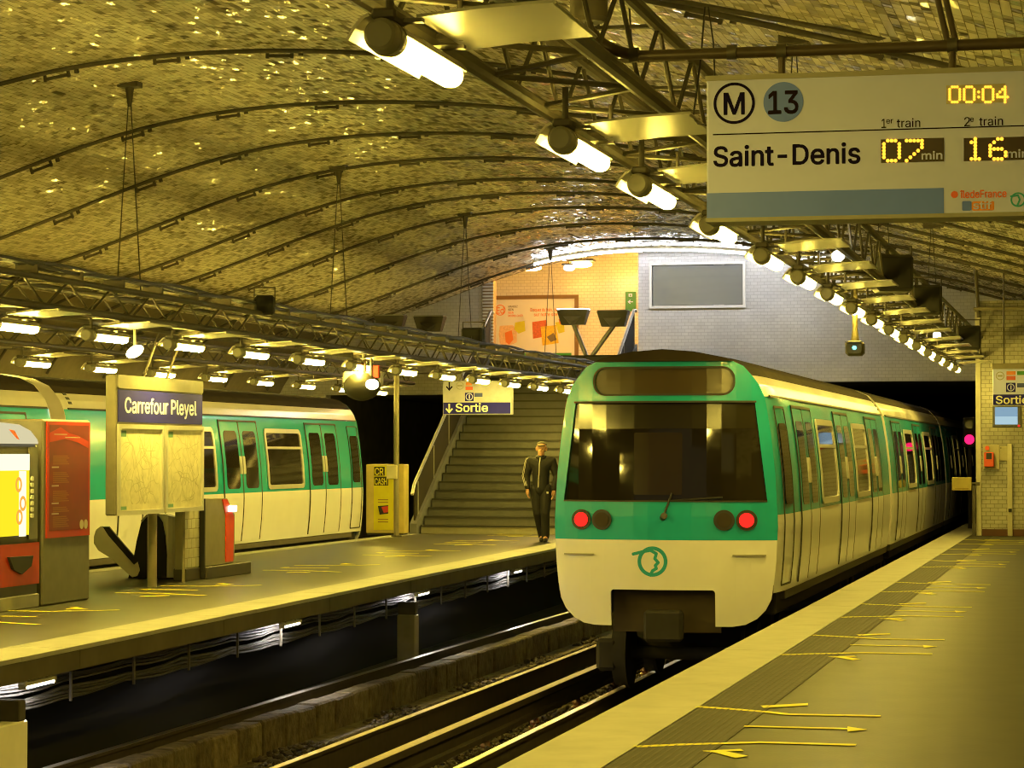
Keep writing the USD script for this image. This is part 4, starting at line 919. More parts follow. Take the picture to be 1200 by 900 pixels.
lite = [(186, 602.5), (198, 603), (208, 606), (216, 612), (220, 617), (219, 630), (217.5, 650), (217, 676.5), (198.5, 676.5), (199, 650), (197, 628), (193, 612)]
def bulge(poly, depth, amp):
    m = MB(); x0_, _, x1_, _ = poly.bounds
    for g in sliced(poly, .05, .08): m.prism(g, depth, lambda x, z, h: (x - .36 * h, SYP + .93 * h - np.where(h < depth * .5, amp * np.sin(np.pi * np.clip((x - x0_) / (x1_ - x0_), 0, 1)), 0), z))
    return m.mesh()
obj('outer_shell', bulge(Polygon([seat_point(*p) for p in lite]), .42, .10), SEATG, sr_, smooth=60)
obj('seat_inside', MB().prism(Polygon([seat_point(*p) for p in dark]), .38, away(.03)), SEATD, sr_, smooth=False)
obj('rim', MB().path([np.array([seat_point(*p)[0], SYP - .005, seat_point(*p)[1]]) for p in ((166, 611), (172, 604.2), (186, 602.8), (193, 612), (197, 628), (199, 650), (198.5, 677))], .014, 8), mat('seat_rim', (.20, .18, .12), .4), sr_)
obj('seat_base', MB().box((seat_point(160, 678)[0], SYP + .02, 0), (seat_point(216, 678)[0], SYP + .34, .05), .01), SEATD, sr_, smooth=False)

# low tiled pier and the red-edged terminal
wx = at(225, 680, Z=0)[0]; wv_ = lambda u: at(u, 660, X=wx)[1]
tw = thing('tiled_block', 'low white tiled block with dark plinth beside the terminal', 'wall block', (0, 0, 0))
zt3 = at(225, 588, X=wx)[2]
obj('core', MB().box((wx - .12, wv_(216), .14), (wx, wv_(240), zt3 - .01)), mat('core_joint', (.30, .27, .18), .8), tw, smooth=False)
y = wv_(216); r = 0; z = .16
while z < zt3 - .07:
    o = 0 if r % 2 else -.075; yy = wv_(216) + o
    while yy < wv_(240):
        a, b = max(yy, wv_(216)), min(yy + .15, wv_(240))
        if b - a > .02: obj('tile', MB().box((wx - .005, a + .003, z), (wx + .007, b - .003, z + .112), .003), mat('block_tile', (.62, .59, .46), .2, var=.1), tw, smooth=False)
        yy += .155
    z += .118; r += 1
obj('plinth', MB().box((wx - .14, wv_(216), 0), (wx + .02, wv_(241), .15), .008), mat('plinth_dark', (.06, .05, .035), .6), tw, smooth=False)
tm = thing('help_terminal', 'olive metal information terminal with red front edge and white light', 'terminal', (0, 0, 0))
ta = at(240, 678, Z=0); TXX = ta[0] + .05; q = lambda u, v: at(u, v, X=TXX)[1:]
ty0, ty1 = q(239, 600)[0], q(275, 600)[0]; tz0, tz1 = .16, q(245, 585)[1]
pr = Polygon([(ty0, tz0), (ty1 - .06, tz0), (ty1, tz0 + .05), (ty1, q(275, 603)[1]), (q(266, 586)[0], tz1), (ty0, tz1)])
obj('body', MB().prism(pr, .20, side(TXX - .20)), mat('terminal_olive', (.26, .23, .15), .4, .2), tm, smooth=False)
rp = Polygon([(q(264, 600)[0], tz0 + .02), (q(272.5, 600)[0], tz0 + .02), (q(273.5, 600)[0], q(274, 606)[1]), (q(265.5, 588)[0], tz1 - .01), (q(260, 586)[0], tz1 - .01), (q(264, 605)[0], q(264, 605)[1])])
obj('red_edge', MB().prism(rp, .012, side(TXX)), mat('terminal_red', (.70, .05, .015), .35), tm, smooth=False)
obj('signal_light', MB().prism(rrect(*q(266.5, 600), *q(275, 592), .03), .02, side(TXX + .012)), emit('terminal_glow', (1, .9, .7), 4.0), tm, smooth=False)
obj('edge_trim', MB().box((TXX - .20, ty0 - .03, .02), (TXX + .02, ty0, tz1 + .01)), BLACKP, tm, smooth=False)
obj('plinth', MB().box((TXX - .26, ty0, 0), (TXX + .05, at(290, 672, X=TXX)[1], .15), .008), mat('plinth_dark', 0), tm, smooth=False)

# yellow advertising cabinet and lamp post by the stairs
yb = at(450, 627, Z=0)[1]; fY = front(yb)
Yp = lambda u, v: (at(u, v, Y=yb)[0], at(u, v, Y=yb)[2])
ad = thing('advert_cabinet', 'yellow advertising cabinet standing at the foot of the stairs', 'advertising cabinet', (0, 0, 0))
x0, _ = Yp(429, 600); x1, z1 = Yp(473.5, 544)
obj('case', MB().box((x0, yb, 0.03), (x1, yb + .35, z1), .015), mat('ad_case', (.50, .40, .12), .45), ad, smooth=30)
a, b = Yp(438, 621), Yp(461, 546); obj('yellow_sheet', MB().prism(sbox(a[0], a[1], b[0], b[1]), .006, fY), YELLOW, ad, smooth=False)
for (u0, v0, u1, v1) in ((438.5, 547, 451, 557.5), (438.5, 558.5, 455, 569)):
    a, b = Yp(u0, v1), Yp(u1, v0); obj('title_block', MB().prism(sbox(a[0], a[1], b[0], b[1]), .003, front(yb - .006)), BLACKP, ad, smooth=False)
c = Yp(439.3, 556.5); obj('title_text', text('CR', c[0], c[1], .13, front(yb - .009), .17, bold=True), YELLOW, ad, smooth=False)
c = Yp(439.3, 568); obj('title_text', text('CASH', c[0], c[1], .12, front(yb - .009), .24, bold=True), YELLOW, ad, smooth=False)
a = [Yp(*p) for p in ((443, 593), (455, 592), (455, 602), (445, 603))]; obj('picture', MB().prism(Polygon(a), .003, front(yb - .006)), BLACKP, ad, smooth=False)
a = [Yp(*p) for p in ((447, 594), (455, 593), (455, 600), (450, 601))]; obj('picture', MB().prism(Polygon(a), .003, front(yb - .009)), RED, ad, smooth=False)
bars = MB()
for v in (585, 588, 608, 611):
    a, b = Yp(443, v + 1.2), Yp(455, v); bars.prism(sbox(a[0], a[1], b[0], b[1]), .002, front(yb - .006))
obj('caption', bars, mat('ad_caption', (.30, .20, .03), .6, var=0), ad, smooth=False)
obj('base', MB().box((x0 + .02, yb + .02, 0), (x1 - .02, yb + .33, .06)), BLACKP, ad, smooth=False)
p = at(464.5, 629, Z=0); pl = thing('steel_pole', 'tall olive pole at the foot of the stairs with a pale box', 'pole', p)
h = at(464.5, 430, Y=p[1])[2]
obj('pole', MB().tube((0, 0, 0), (0, 0, h), .048, 16), mat('post_olive', 0), pl)
obj('base_plate', MB().tube((0, 0, 0), (0, 0, .03), .10, 20), STEEL, pl)
zz = at(460, 553, Y=p[1])[2]; obj('switch_box', MB().box((-.17, -.09, zz - .13), (.03, -.03, zz + .13), .01), mat('box_cream', (.58, .52, .33), .5), pl, smooth=30)

# exit sign with lettering, hung over the platform in front of the stairs
def exit_sign(u0, v0, u1, v1, Y, label, cut=None):
    f = front(Y); P = lambda u, v: (at(u, v, Y=Y)[0], at(u, v, Y=Y)[2])
    t = thing('exit_sign', label, 'sign', (0, 0, 0)); a, b = P(u0, v1), P(u1, v0); k = (b[0] - a[0]) / (u1 - u0)
    return t, f, P, a, b, k
SGY = 45.5
t, f, P, a, b, k = exit_sign(519, 446, 599.5, 486, SGY, 'hanging white and navy Sortie exit sign before the stairs')
obj('casing', MB().box((a[0], SGY, a[1]), (b[0], SGY + .16, b[1]), .01), mat('exit_sign_white', (.42, .415, .52), .6), t, smooth=30)
na, nb = P(519.5, 485), P(598, 471.5); obj('navy_band', MB().prism(sbox(na[0], na[1], nb[0], nb[1]), .004, f), NAVY, t, smooth=False)
c = P(534, 482.5); obj('exit_text', text('Sortie', c[0], c[1], 9.3 * k, front(SGY - .004), 38 * k, bold=True), mat('sign_bright', (.78, .76, .64), .45), t, smooth=False)
def arrow(cx, cz, s, up=False): return unary_union([LineString([(cx, cz + s), (cx, cz - s)]).buffer(.17 * s, cap_style=2), LineString([(cx - .75 * s, cz - .1 * s), (cx, cz - .95 * s), (cx + .75 * s, cz - .1 * s)]).buffer(.17 * s, cap_style=2, join_style=2)])
c = P(526.5, 478.3); obj('arrow', MB().prism(arrow(*c, 5 * k), .003, front(SGY - .004)), mat('sign_bright', 0), t, smooth=False)
c = P(526.5, 452.5); obj('arrow', MB().prism(arrow(*c, 4.5 * k), .003, f), INK, t, smooth=False)
c = P(539, 452); obj('service_badge', MB().prism(Point(c).buffer(4.5 * k).difference(Point(c).buffer(3.7 * k)).union(sbox(c[0] - 3 * k, c[1] - 1 * k, c[0] + 3 * k, c[1] + 1 * k)), .003, f), mat('badge_grey', (.30, .28, .26), .5), t, smooth=False)
for (u0, v0, u1, v1, mm) in ((546, 448, 553, 451.7, mat('badge_orange', (.70, .22, .05), .5)), (545.5, 453, 554, 457, mat('badge_red', (.66, .12, .07), .5)), (545, 460.2, 555, 470, NAVY), (556, 460.5, 565.5, 465, mat('badge_blue', (.05, .07, .30), .5))):
    p0, p1_ = P(u0, v1), P(u1, v0); obj('badge', MB().prism(sbox(p0[0], p0[1], p1_[0], p1_[1]), .003, f), mm, t, smooth=False)
c = P(550, 465); obj('badge_wheel', MB().prism(Point(c).buffer(4.2 * k).difference(Point(c).buffer(3.3 * k)).union(sbox(c[0] - .5 * k, c[1] - 2.5 * k, c[0] + .8 * k, c[1] + 2.5 * k)), .002, front(SGY - .003)), SIGNW, t, smooth=False)
for u in (540, 585): c = P(u, 446); obj('hanger_rod', MB().tube((c[0], SGY + .08, c[1]), (c[0], SGY + .08, 3.0), .014, 8), STEEL, t)
# dome mirror under the island truss
p = at(424, 453, X=-10.15); t = thing('dome_mirror', 'round bulging safety mirror hanging under the island truss', 'mirror', p)
obj('bowl', trimesh.creation.icosphere(3).apply_transform(np.diag([.27, .16, .20, 1])), mat('mirror_shell', (.03, .028, .02), .45, 0), t, smooth=True)
obj('backing', MB().box((-.30, .02, .0), (.30, .10, .22), .03), GREYP, t, smooth=30)
obj('bracket', MB().tube((.02, .05, .2), (.02, .05, 2.96 - p[2]), .03, 8), STEEL, t)
obj('warning_label', MB().box((.12, -.04, .12), (.26, .03, .30), .01), RED, t, smooth=False)
p = at(435, 451, X=-10.0); t = thing('aimed_spot', 'bright round spotlight beside the dome mirror', 'lamp', p)
obj('lens', trimesh.creation.icosphere(3).apply_transform(np.diag([.11, .12, .09, 1])), emit('spot_bright', (1, .82, .35), 12), t, smooth=True)
obj('stirrup', MB().tube((0, 0, .06), (0, 0, 2.96 - p[2]), .02, 8), STEEL, t)
p = at(158, 412, X=-10.15); t = thing('aimed_spot', 'bright round spotlight on the island truss left of the name board', 'lamp', p)
obj('lens', trimesh.creation.icosphere(3).apply_transform(trimesh.transformations.rotation_matrix(-.6, [0, 1, 0]) @ np.diag([.10, .12, .055, 1])), _mats['spot_bright'], t, smooth=True)
obj('stirrup', MB().tube((0, 0, .06), (0, 0, 2.96 - p[2]), .02, 8), STEEL, t)
for u, v, lab in ((982, 300, 'small white spotlight on the near truss, nearer of two'), (1098, 393, 'small white spotlight on the near truss, farther of two')):
    p = at(u, v, X=-2.3); t = thing('small_spot', lab, 'lamp', p)
    obj('lens', trimesh.creation.icosphere(3).apply_transform(np.diag([.06, .05, .05, 1])), emit('spot_small', (1, .95, .7), 16), t, smooth=True)
    obj('stem', MB().tube((0, 0, .04), (0, 0, max(.1, 3.33 - p[2])), .012, 8), STEEL, t)

# ------------------------------------------------------------------ stairs
sy = at(565, 626, Z=0)[1]; S0, S1 = -12.75, -9.82; NS = 22; RI, GO = LAND / 22, .281
stt = thing('staircase', 'broad grey staircase climbing from the island platform to the lit opening', 'stairs', (0, 0, 0))
STEP = mat('stair_stone', (.085, .084, .082), .6, var=.15, scale=5); NOSEM = mat('stair_nosing', (.028, .026, .022), .6)
for i in range(NS):
    y0 = sy + i * GO; st_ = obj('step', MB().box((S0, y0, RI * i if i else 0), (S1, y0 + GO + .1, RI * (i + 1)), .006), STEP if i else mat('first_step', (.26, .245, .19), .6), stt, smooth=False)
    obj('nosing', MB().box((S0 + .01, y0 - .022, RI * (i + 1) - .028), (S1 - .01, y0 + .05, RI * (i + 1) + .004)), NOSEM, st_, smooth=False)
ra = np.array([S0, sy, 0]); top_y = sy + NS * GO
for nm, xx, lab in (('balustrade', S0 - .16, 'left balustrade of the stairs with dark panels and grey handrail'), ('balustrade', S1 + .06, 'balustrade of the stairs on the side hidden by the train')):
    t = thing(nm, lab, 'balustrade', (0, 0, 0)); sl_ = LAND / (NS * GO)
    pol = lambda lo, hi: Polygon([(sy - .15, max(0, lo)), (sy - .15, hi), (top_y, LAND + hi), (top_y, LAND + lo)])
    obj('stringer', MB().prism(Polygon([(sy - .2, 0), (sy - .2, .20), (top_y, LAND + .24), (top_y, LAND - .3), (sy + .6, 0)]), .14, side(xx)), mat('stringer_grey', (.13, .135, .16), .5), t, smooth=False)
    obj('panel', MB().prism(Polygon([(sy - .1, .20), (sy - .1, .90), (top_y, LAND + .90), (top_y, LAND + .24)]), .03, side(xx + .05)), mat('balustrade_panel', (.035, .030, .022), .55, spec=.2), t, smooth=False)
    obj('handrail', MB().path([(xx + .06, sy - .25, .75), (xx + .06, sy - .1, .95), (xx + .06, top_y, LAND + .97), (xx + .06, top_y + .3, LAND + .97)], .032, 10), GALV, t)
    for i in range(6): yy = sy + .1 + i * (top_y - sy - .2) / 5; zz = (yy - sy) * sl_; obj('baluster', MB().box((xx + .03, yy - .02, zz + .15), (xx + .09, yy + .02, zz + .95)), GREYP, t, smooth=False)
obj('stair_soffit', MB().prism(Polygon([(sy + 1.0, 0), (top_y, LAND - .4), (top_y, 0)]), -S0 + S1, side(S0)), DARKCONC, None, 'dark solid mass under the staircase', kind='structure', smooth=False)

# framed poster and green sign on the gallery wall
YP = YB - .02; PP = lambda u, v: (at(u, v, Y=YP)[0], at(u, v, Y=YP)[2])
fP = front(YP - .03)
pt = thing('advert_poster', 'large framed shop poster with orange print on the lit landing wall', 'poster', (0, 0, 0))
a, b = PP(574, 423), PP(678, 345.5); fr_ = sbox(a[0], a[1], b[0], b[1])
obj('frame', MB().prism(fr_.difference(fr_.buffer(-.09, join_style=2)), .06, front(YP)), mat('poster_frame', (.22, .12, .03), .5), pt, smooth=False)
obj('sheet', MB().prism(fr_.buffer(-.08, join_style=2), .03, front(YP)), mat('poster_paper', (.78, .74, .60), .5, var=.02), pt, smooth=False)
kk = (b[0] - a[0]) / 104
OR = mat('poster_orange', (.80, .20, .03), .5, var=.05); IK = mat('poster_ink', (.20, .14, .05), .5, var=0)
c = PP(586.5, 363.5); obj('shop_logo', MB().prism(Point(c).buffer(6.2 * kk).difference(Point(c).buffer(5.2 * kk)), .003, fP), OR, pt, smooth=False)
c = PP(586.5, 367.5); obj('shop_logo_text', text('Ed', c[0], c[1], 7 * kk, fP, 9 * kk, bold=True, mid=True), OR, pt, smooth=False)
for i, (s_, m_) in enumerate((('MANGEZ', IK), ('BIEN', IK), ('BIEN', OR), ('MOINS CHER', OR))):
    c = PP(596, 360.5 + 3.6 * i); obj('slogan_text', text(s_, c[0], c[1], 2.3 * kk, fP, (11, 6, 6, 17)[i] * kk, bold=True), m_, pt, smooth=False)
c = PP(621.5, 365); obj('headline_text', text('Craquez du frais, toujours', c[0], c[1], 3.6 * kk, fP, 40 * kk, bold=True), OR, pt, smooth=False)
c = PP(626, 370.5); obj('headline_text', text('sur notre site !', c[0], c[1], 3.6 * kk, fP, 30 * kk, bold=True), OR, pt, smooth=False)
def pk(name, pts, m, d=.003): obj(name, MB().prism(Polygon([PP(*p) for p in pts]), d, fP), m, pt, smooth=False)
pk('bag_picture', [(586, 382), (601, 381), (606, 386), (606, 401), (592, 408), (586, 402), (585, 392)], mat('print_peach', (.80, .50, .25), .5, var=.2, scale=20))
pk('bag_fruit', [(592, 390), (600, 387), (602, 398), (597, 404), (593, 401)], OR, .005)
pk('price_burst', [(604, 378), (615, 376), (616, 388), (608, 391), (603, 386)], YELLOW, .005)
pk('box_picture', [(624, 377.5), (641, 375), (642, 394), (625, 397)], mat('print_red', (.66, .14, .04), .5, var=.25, scale=20))
pk('pack_picture', [(634, 383), (652, 381), (655, 402), (636, 405)], mat('print_gold', (.80, .48, .02), .5, var=.3, scale=25), .005)
pk('pack_dark', [(641, 395), (649, 390), (653, 398), (646, 401)], IK, .006)
pk('price_burst', [(651, 378), (661, 376), (662, 389), (655, 391)], YELLOW, .006)
pk('price_burst', [(655, 374), (662, 373), (662, 380), (656, 380)], OR, .007)
ga, gb = PP(596, 418), PP(670, 413.5); obj('green_footer', MB().prism(sbox(ga[0], ga[1], gb[0], gb[1]), .004, fP), mat('footer_green', (.05, .30, .04), .5), pt, smooth=False)
gs = thing('emergency_sign', 'small green sign with a white arrow on the lit landing wall', 'sign', (0, 0, 0))
a, b = PP(733, 365), PP(745.5, 342); obj('plate', MB().prism(sbox(a[0], a[1], b[0], b[1]), .03, front(YP)), mat('safety_green', (.03, .20, .03), .4), gs, smooth=False)
c = PP(739, 353.5); obj('arrow', MB().prism(affinity.rotate(arrow(*c, 2.8 * kk), -90), .004, fP), SIGNW, gs, smooth=False)
c = PP(739, 346); obj('pictogram', MB().prism(sbox(c[0] - 2 * kk, c[1] - 1.7 * kk, c[0] + 2 * kk, c[1] + 1.7 * kk).difference(sbox(c[0] - .6 * kk, c[1] - 1.2 * kk, c[0] + .9 * kk, c[1] + .8 * kk)), .004, fP), SIGNW, gs, smooth=False)

# ------------------------------------------------------------------ tiled pier at the end of the near platform
pe = at(1146, 628, Z=0); PX, PYy = pe[0], pe[1]
pr_ = obj('wall_pier', MB().box((PX, PYy, 0), (3.0, PYy + .6, 4.4), .0), TILE_PIER, None, 'stained white tiled wall closing the end of the near platform', kind='structure', smooth=False)
P = lambda u, v: (at(u, v, Y=PYy)[0], at(u, v, Y=PYy)[2])
fQ = front(PYy)
obj('pier_plinth', MB().box((PX + .08, PYy - .02, 0), (3.0, PYy, P(1150, 620)[1])), mat('plinth_brown', (.12, .05, .025), .6), pr_, smooth=False)
obj('corner_strip', MB().box((PX - .03, PYy - .03, 0), (PX + .07, PYy + .6, 4.2), .01), mat('corner_stone', (.55, .52, .42), .5), pr_, smooth=False)
hd_ = P(1150, 362); obj('pier_head', MB().box((PX - .06, PYy - .10, hd_[1] - .03), (3.0, PYy + .6, hd_[1] + .03), .01), mat('pier_beam', (.28, .25, .17), .6), pr_, smooth=False)
t = thing('riser_pipe', 'painted vertical duct on the tiled end wall of the near platform', 'pipe', (0, 0, 0))
a = P(1184, 628); w_ = P(1187, 628)[0] - P(1181, 628)[0]
obj('duct', MB().box((a[0] - w_ / 2, PYy - .07, 0), (a[0] + w_ / 2, PYy, P(1184, 520)[1]), .012), mat('duct_cream', (.55, .51, .38), .5), t, smooth=30)
obj('valve', MB().box((a[0] - .03, PYy - .10, P(1184, 600)[1]), (a[0] + .03, PYy - .07, P(1184, 596)[1]), .005), BLACKP, t, smooth=False)
t = thing('call_box', 'red emergency call box on a grey plate on the tiled end wall', 'call box', (0, 0, 0))
a, b = P(1152, 550), P(1171, 521); obj('back_plate', MB().box((a[0], PYy - .03, a[1]), (b[0], PYy, b[1]), .006), mat('plate_olive', (.42, .38, .24), .5), t, smooth=30)
a, b = P(1153.5, 547), P(1165, 530); obj('box', MB().box((a[0], PYy - .13, a[1]), (b[0], PYy - .03, b[1]), .012), mat('call_red', (.70, .09, .03), .4), t, smooth=30)
a, b = P(1156, 538), P(1162.5, 531); obj('screen', MB().box((a[0], PYy - .137, a[1]), (b[0], PYy - .13, b[1])), BLACKP, t, smooth=False)
a = P(1157, 525); obj('beacon', MB().prism(Point(a).buffer(.04), .04, front(PYy - .03)), mat('call_red', 0), t, smooth=False)
t = thing('switch_plate', 'blank olive metal plate right of the red call box', 'plate', (0, 0, 0))
a, b = P(1171.5, 540), P(1185, 523); obj('plate', MB().box((a[0], PYy - .04, a[1]), (b[0], PYy, b[1]), .008), mat('plate_olive', 0), t, smooth=30)
for uu in (1173, 1183.5): a = P(uu, 525); obj('screw', MB().prism(Point(a).buffer(.012), .006, front(PYy - .04)), STEEL, t, smooth=False)
# exit sign with a monitor, hung in front of the end wall
EY2 = 47.0; f2 = front(EY2); P2 = lambda u, v: (at(u, v, Y=EY2)[0], at(u, v, Y=EY2)[2])
t = thing('exit_sign', 'small Sortie sign with a blue monitor below, before the tiled end wall', 'sign', (0, 0, 0))
a, b = P2(1163.5, 475), P2(1226, 432); k = (b[0] - a[0]) / 62.5
obj('casing', MB().box((a[0], EY2, a[1]), (b[0], EY2 + .15, b[1]), .008), SIGNW, t, smooth=30)
na = P2(1164, 474.5); nb = P2(1225, 462); obj('navy_band', MB().prism(sbox(na[0], na[1], nb[0], nb[1]), .004, f2), NAVY, t, smooth=False)
c = P2(1167, 473); obj('exit_text', text('Sortie', c[0], c[1], 9 * k, front(EY2 - .004), 38 * k, bold=True), mat('sign_bright', 0), t, smooth=False)
c = P2(1172, 440.5); obj('service_badge', MB().prism(Point(c).buffer(5 * k).difference(Point(c).buffer(4 * k)).union(sbox(c[0] - 3 * k, c[1] - 1 * k, c[0] + 3 * k, c[1] + 1 * k)), .003, f2), mat('badge_grey', 0), t, smooth=False)
for (u0, v0, u1, v1, nm) in ((1179.5, 435, 1190, 439.5, 'badge_orange'), (1179.5, 440.5, 1190, 445.5, 'badge_red'), (1192, 435, 1203, 439.5, 'safety_green'), (1179, 448.5, 1190, 459.5, 'sign_navy'), (1192, 449, 1203, 454, 'badge_blue')):
    p0, p1_ = P2(u0, v1), P2(u1, v0); obj('badge', MB().prism(sbox(p0[0], p0[1], p1_[0], p1_[1]), .003, f2), _mats[nm], t, smooth=False)
c = P2(1184.5, 454); obj('badge_wheel', MB().prism(Point(c).buffer(4.5 * k).difference(Point(c).buffer(3.5 * k)).union(sbox(c[0] - .5 * k, c[1] - 2.5 * k, c[0] + .8 * k, c[1] + 2.5 * k)), .002, front(EY2 - .003)), SIGNW, t, smooth=False)
obj('hanger_box', MB().box((a[0] - .02, EY2 - .02, b[1]), (b[0], EY2 + .17, b[1] + .10), .01), mat('pier_beam', 0), t, smooth=30)
for dx in (.2, .8): obj('hanger_rod', MB().tube((a[0] + dx, EY2 + .07, b[1] + .1), (a[0] + dx, EY2 + .07, vz(a[0] + dx) - .0), .015, 8), STEEL, t)
mt = thing('monitor', 'small screen showing a pale blue picture under the Sortie sign', 'monitor', (0, 0, 0))
a, b = P2(1163, 501), P2(1197, 475.5); obj('case', MB().box((a[0], EY2 - .01, a[1]), (b[0], EY2 + .25, b[1]), .012), mat('monitor_grey', (.12, .12, .115), .45), mt, smooth=30)
a, b = P2(1166, 497.5), P2(1192.5, 477); obj('screen', MB().prism(sbox(a[0], a[1], b[0], b[1]), .004, front(EY2 - .01)), emit('screen_blue', (.34, .55, .72), .42), mt, smooth=False)
a, b = P2(1166, 497.5), P2(1192.5, 488); obj('screen_field', MB().prism(sbox(a[0], a[1], b[0], b[1]), .002, front(EY2 - .014)), emit('screen_pale', (.50, .72, .82), .50), mt, smooth=False)
a = P2(1194, 499); obj('power_light', MB().prism(Point(a).buffer(.02), .004, front(EY2 - .01)), emit('tail_red', 0, 0), mt, smooth=False)

# signals at the tunnel mouth
p = at(1001, 408, X=-2.56); t = thing('hanging_signal', 'yellow hanging signal box with a small cyan light below the near truss', 'signal', p)
d_ = p[1] * .974; k = d_ / FPX
obj('box', MB().box((-11 * k, 0, -9 * k), (11 * k, .22, 9 * k), .03), mat('signal_yellow', (.075, .062, .025), .5), t, smooth=30)
obj('dark_face', MB().prism(rrect(-9 * k, -6.5 * k, 9 * k, 6.5 * k, .03), .012, front(0)), BLACKP, t, smooth=False)
obj('light', MB().prism(Point(0.5 * k, .5 * k).buffer(2.4 * k), .02, front(-.012)), emit('signal_cyan', (.10, .85, .80), 3.5), t, smooth=False)
obj('stem', MB().tube((0, .11, 9 * k), (0, .11, 26 * k), 5 * k, 12, r2=3 * k).tube((0, .11, 26 * k), (0, .11, 3.33 - p[2]), .03, 10), mat('signal_yellow', 0), t)
obj('visor', MB().box((-10 * k, -.10, 6.5 * k), (10 * k, .01, 7.5 * k)), BLACKP, t, smooth=False)
ts = at(1136, 515, X=-2.62); t = thing('tunnel_signal', 'round magenta red signal light at the mouth of the tunnel', 'signal', ts)
obj('head', MB().box((-.13, .0, -.16), (.13, .16, .46), .03), SOOT, t, smooth=30)
obj('lens', MB().prism(Point(0, 0).buffer(.10), .02, front(0)), emit('signal_red', (1.0, .012, .11), 1.3), t, smooth=False)
obj('dark_lens', MB().prism(Point(0, .30).buffer(.08), .015, front(0)), mat('dead_lens', 0), t, smooth=False)
obj('post', MB().tube((0, .1, -ts[2] - 1.3), (0, .1, -.1), .04, 10), SOOT, t)
ts = at(1127, 567, Y=PYy - .2); t = thing('notice_plate', 'ochre notice plate hanging at the platform end by the tunnel', 'plate', (ts[0], ts[1], ts[2]))
k = PYy * .974 / FPX
obj('plate', MB().box((-11.5 * k, 0, -8 * k), (11.5 * k, .06, 8 * k), .01), mat('notice_ochre', (.42, .34, .09), .5), t, smooth=30)
obj('print', MB().prism(sbox(-8 * k, -6 * k, 8 * k, -5 * k), .003, front(0)), mat('ad_caption', 0), t, smooth=False)
obj('arm', MB().box((11 * k, .01, -.03), (PX + .05 - ts[0], .05, .03)).box((11 * k + .02, .01, -ts[2]), (11 * k + .08, .05, .0)), STEEL, t, smooth=False)
# conduits up the vault by the pier
t = thing('conduit_pole', 'thin pale conduit rising from the pier to the vault', 'pipe', (0, 0, 0))
q0, q1 = P(1145, 366), P(1139, 300); obj('tube', MB().tube((q0[0] + .03, PYy - .06, q0[1] - .1), (q0[0] - .02, PYy - .06, min(vz(q0[0]), 6)), .035, 10), STEEL, t)

# ------------------------------------------------------------------ the man on the island platform
mp = at(634, 635, Z=0)
def chain(bones, edge):
    """bones: ((p, r), (q, s)) pairs -> one smooth surface"""
    parts = []
    for (p, r), (q, s) in bones:
        a = m3.Manifold.sphere(r, 20).translate([float(c) for c in p]); b = m3.Manifold.sphere(s, 20).translate([float(c) for c in q])
        parts.append(m3.Manifold.batch_hull([a, b]))
    mm = m3.Manifold.batch_boolean(parts, m3.OpType.Add).refine_to_length(edge).to_mesh()
    t = trimesh.Trimesh(np.array(mm.vert_properties[:, :3]), np.array(mm.tri_verts), process=True)
    return trimesh.smoothing.filter_taubin(t, lamb=.5, nu=.53, iterations=10)
J = dict(pel=(0, 0, .93), hipR=(-.09, 0, .91), hipL=(.09, 0, .91), kneR=(-.055, -.03, .50), kneL=(.085, -.09, .50), ankR=(.0, .13, .10), ankL=(.085, -.04, .085), toeR=(.005, .02, .035), toeL=(.10, -.20, .03),
         waist=(0, 0, 1.08), chest=(0, .0, 1.30), neck=(.0, -.01, 1.49), head=(.012, -.03, 1.61), shR=(-.185, .0, 1.41), shL=(.185, .0, 1.41), elR=(-.265, .02, 1.15), elL=(.275, .03, 1.15), wrR=(-.225, -.09, .93), wrL=(.235, -.08, .91))
J = {k: np.array(v) for k, v in J.items()}
def b(p, r, q, s): return ((J[p] if isinstance(p, str) else p, r), (J[q] if isinstance(q, str) else q, s))
man = thing('person', 'man in a black tracksuit and cap walking along the island platform', 'person', mp, 4)
body = [b('pel', .12, 'waist', .115), b('waist', .115, 'chest', .135), b('chest', .13, 'shR', .065), b('chest', .13, 'shL', .065), b('chest', .10, 'neck', .055), b('neck', .055, 'head', .055),
        b('shR', .06, 'elR', .045), b('elR', .043, 'wrR', .030), b('shL', .06, 'elL', .045), b('elL', .043, 'wrL', .030),
        b('hipR', .085, 'kneR', .058), b('kneR', .056, 'ankR', .04), b('hipL', .085, 'kneL', .058), b('kneL', .056, 'ankL', .04), b('ankR', .04, 'toeR', .032), b('ankL', .04, 'toeL', .032), b('hipR', .1, 'hipL', .1)]
H_ = J['head']
body += [((H_ + [0, .015, .03], .088), (H_ + [0, .005, .04], .09)), ((H_ + [0, -.035, -.03], .058), (H_ + [0, -.055, -.085], .032)), ((H_ + [0, -.095, .0], .012), (H_ + [0, -.112, -.028], .013)),
         ((H_ + [-.086, .01, -.01], .016), (H_ + [-.088, .015, .025], .018)), ((H_ + [.086, .01, -.01], .016), (H_ + [.088, .015, .025], .018))]
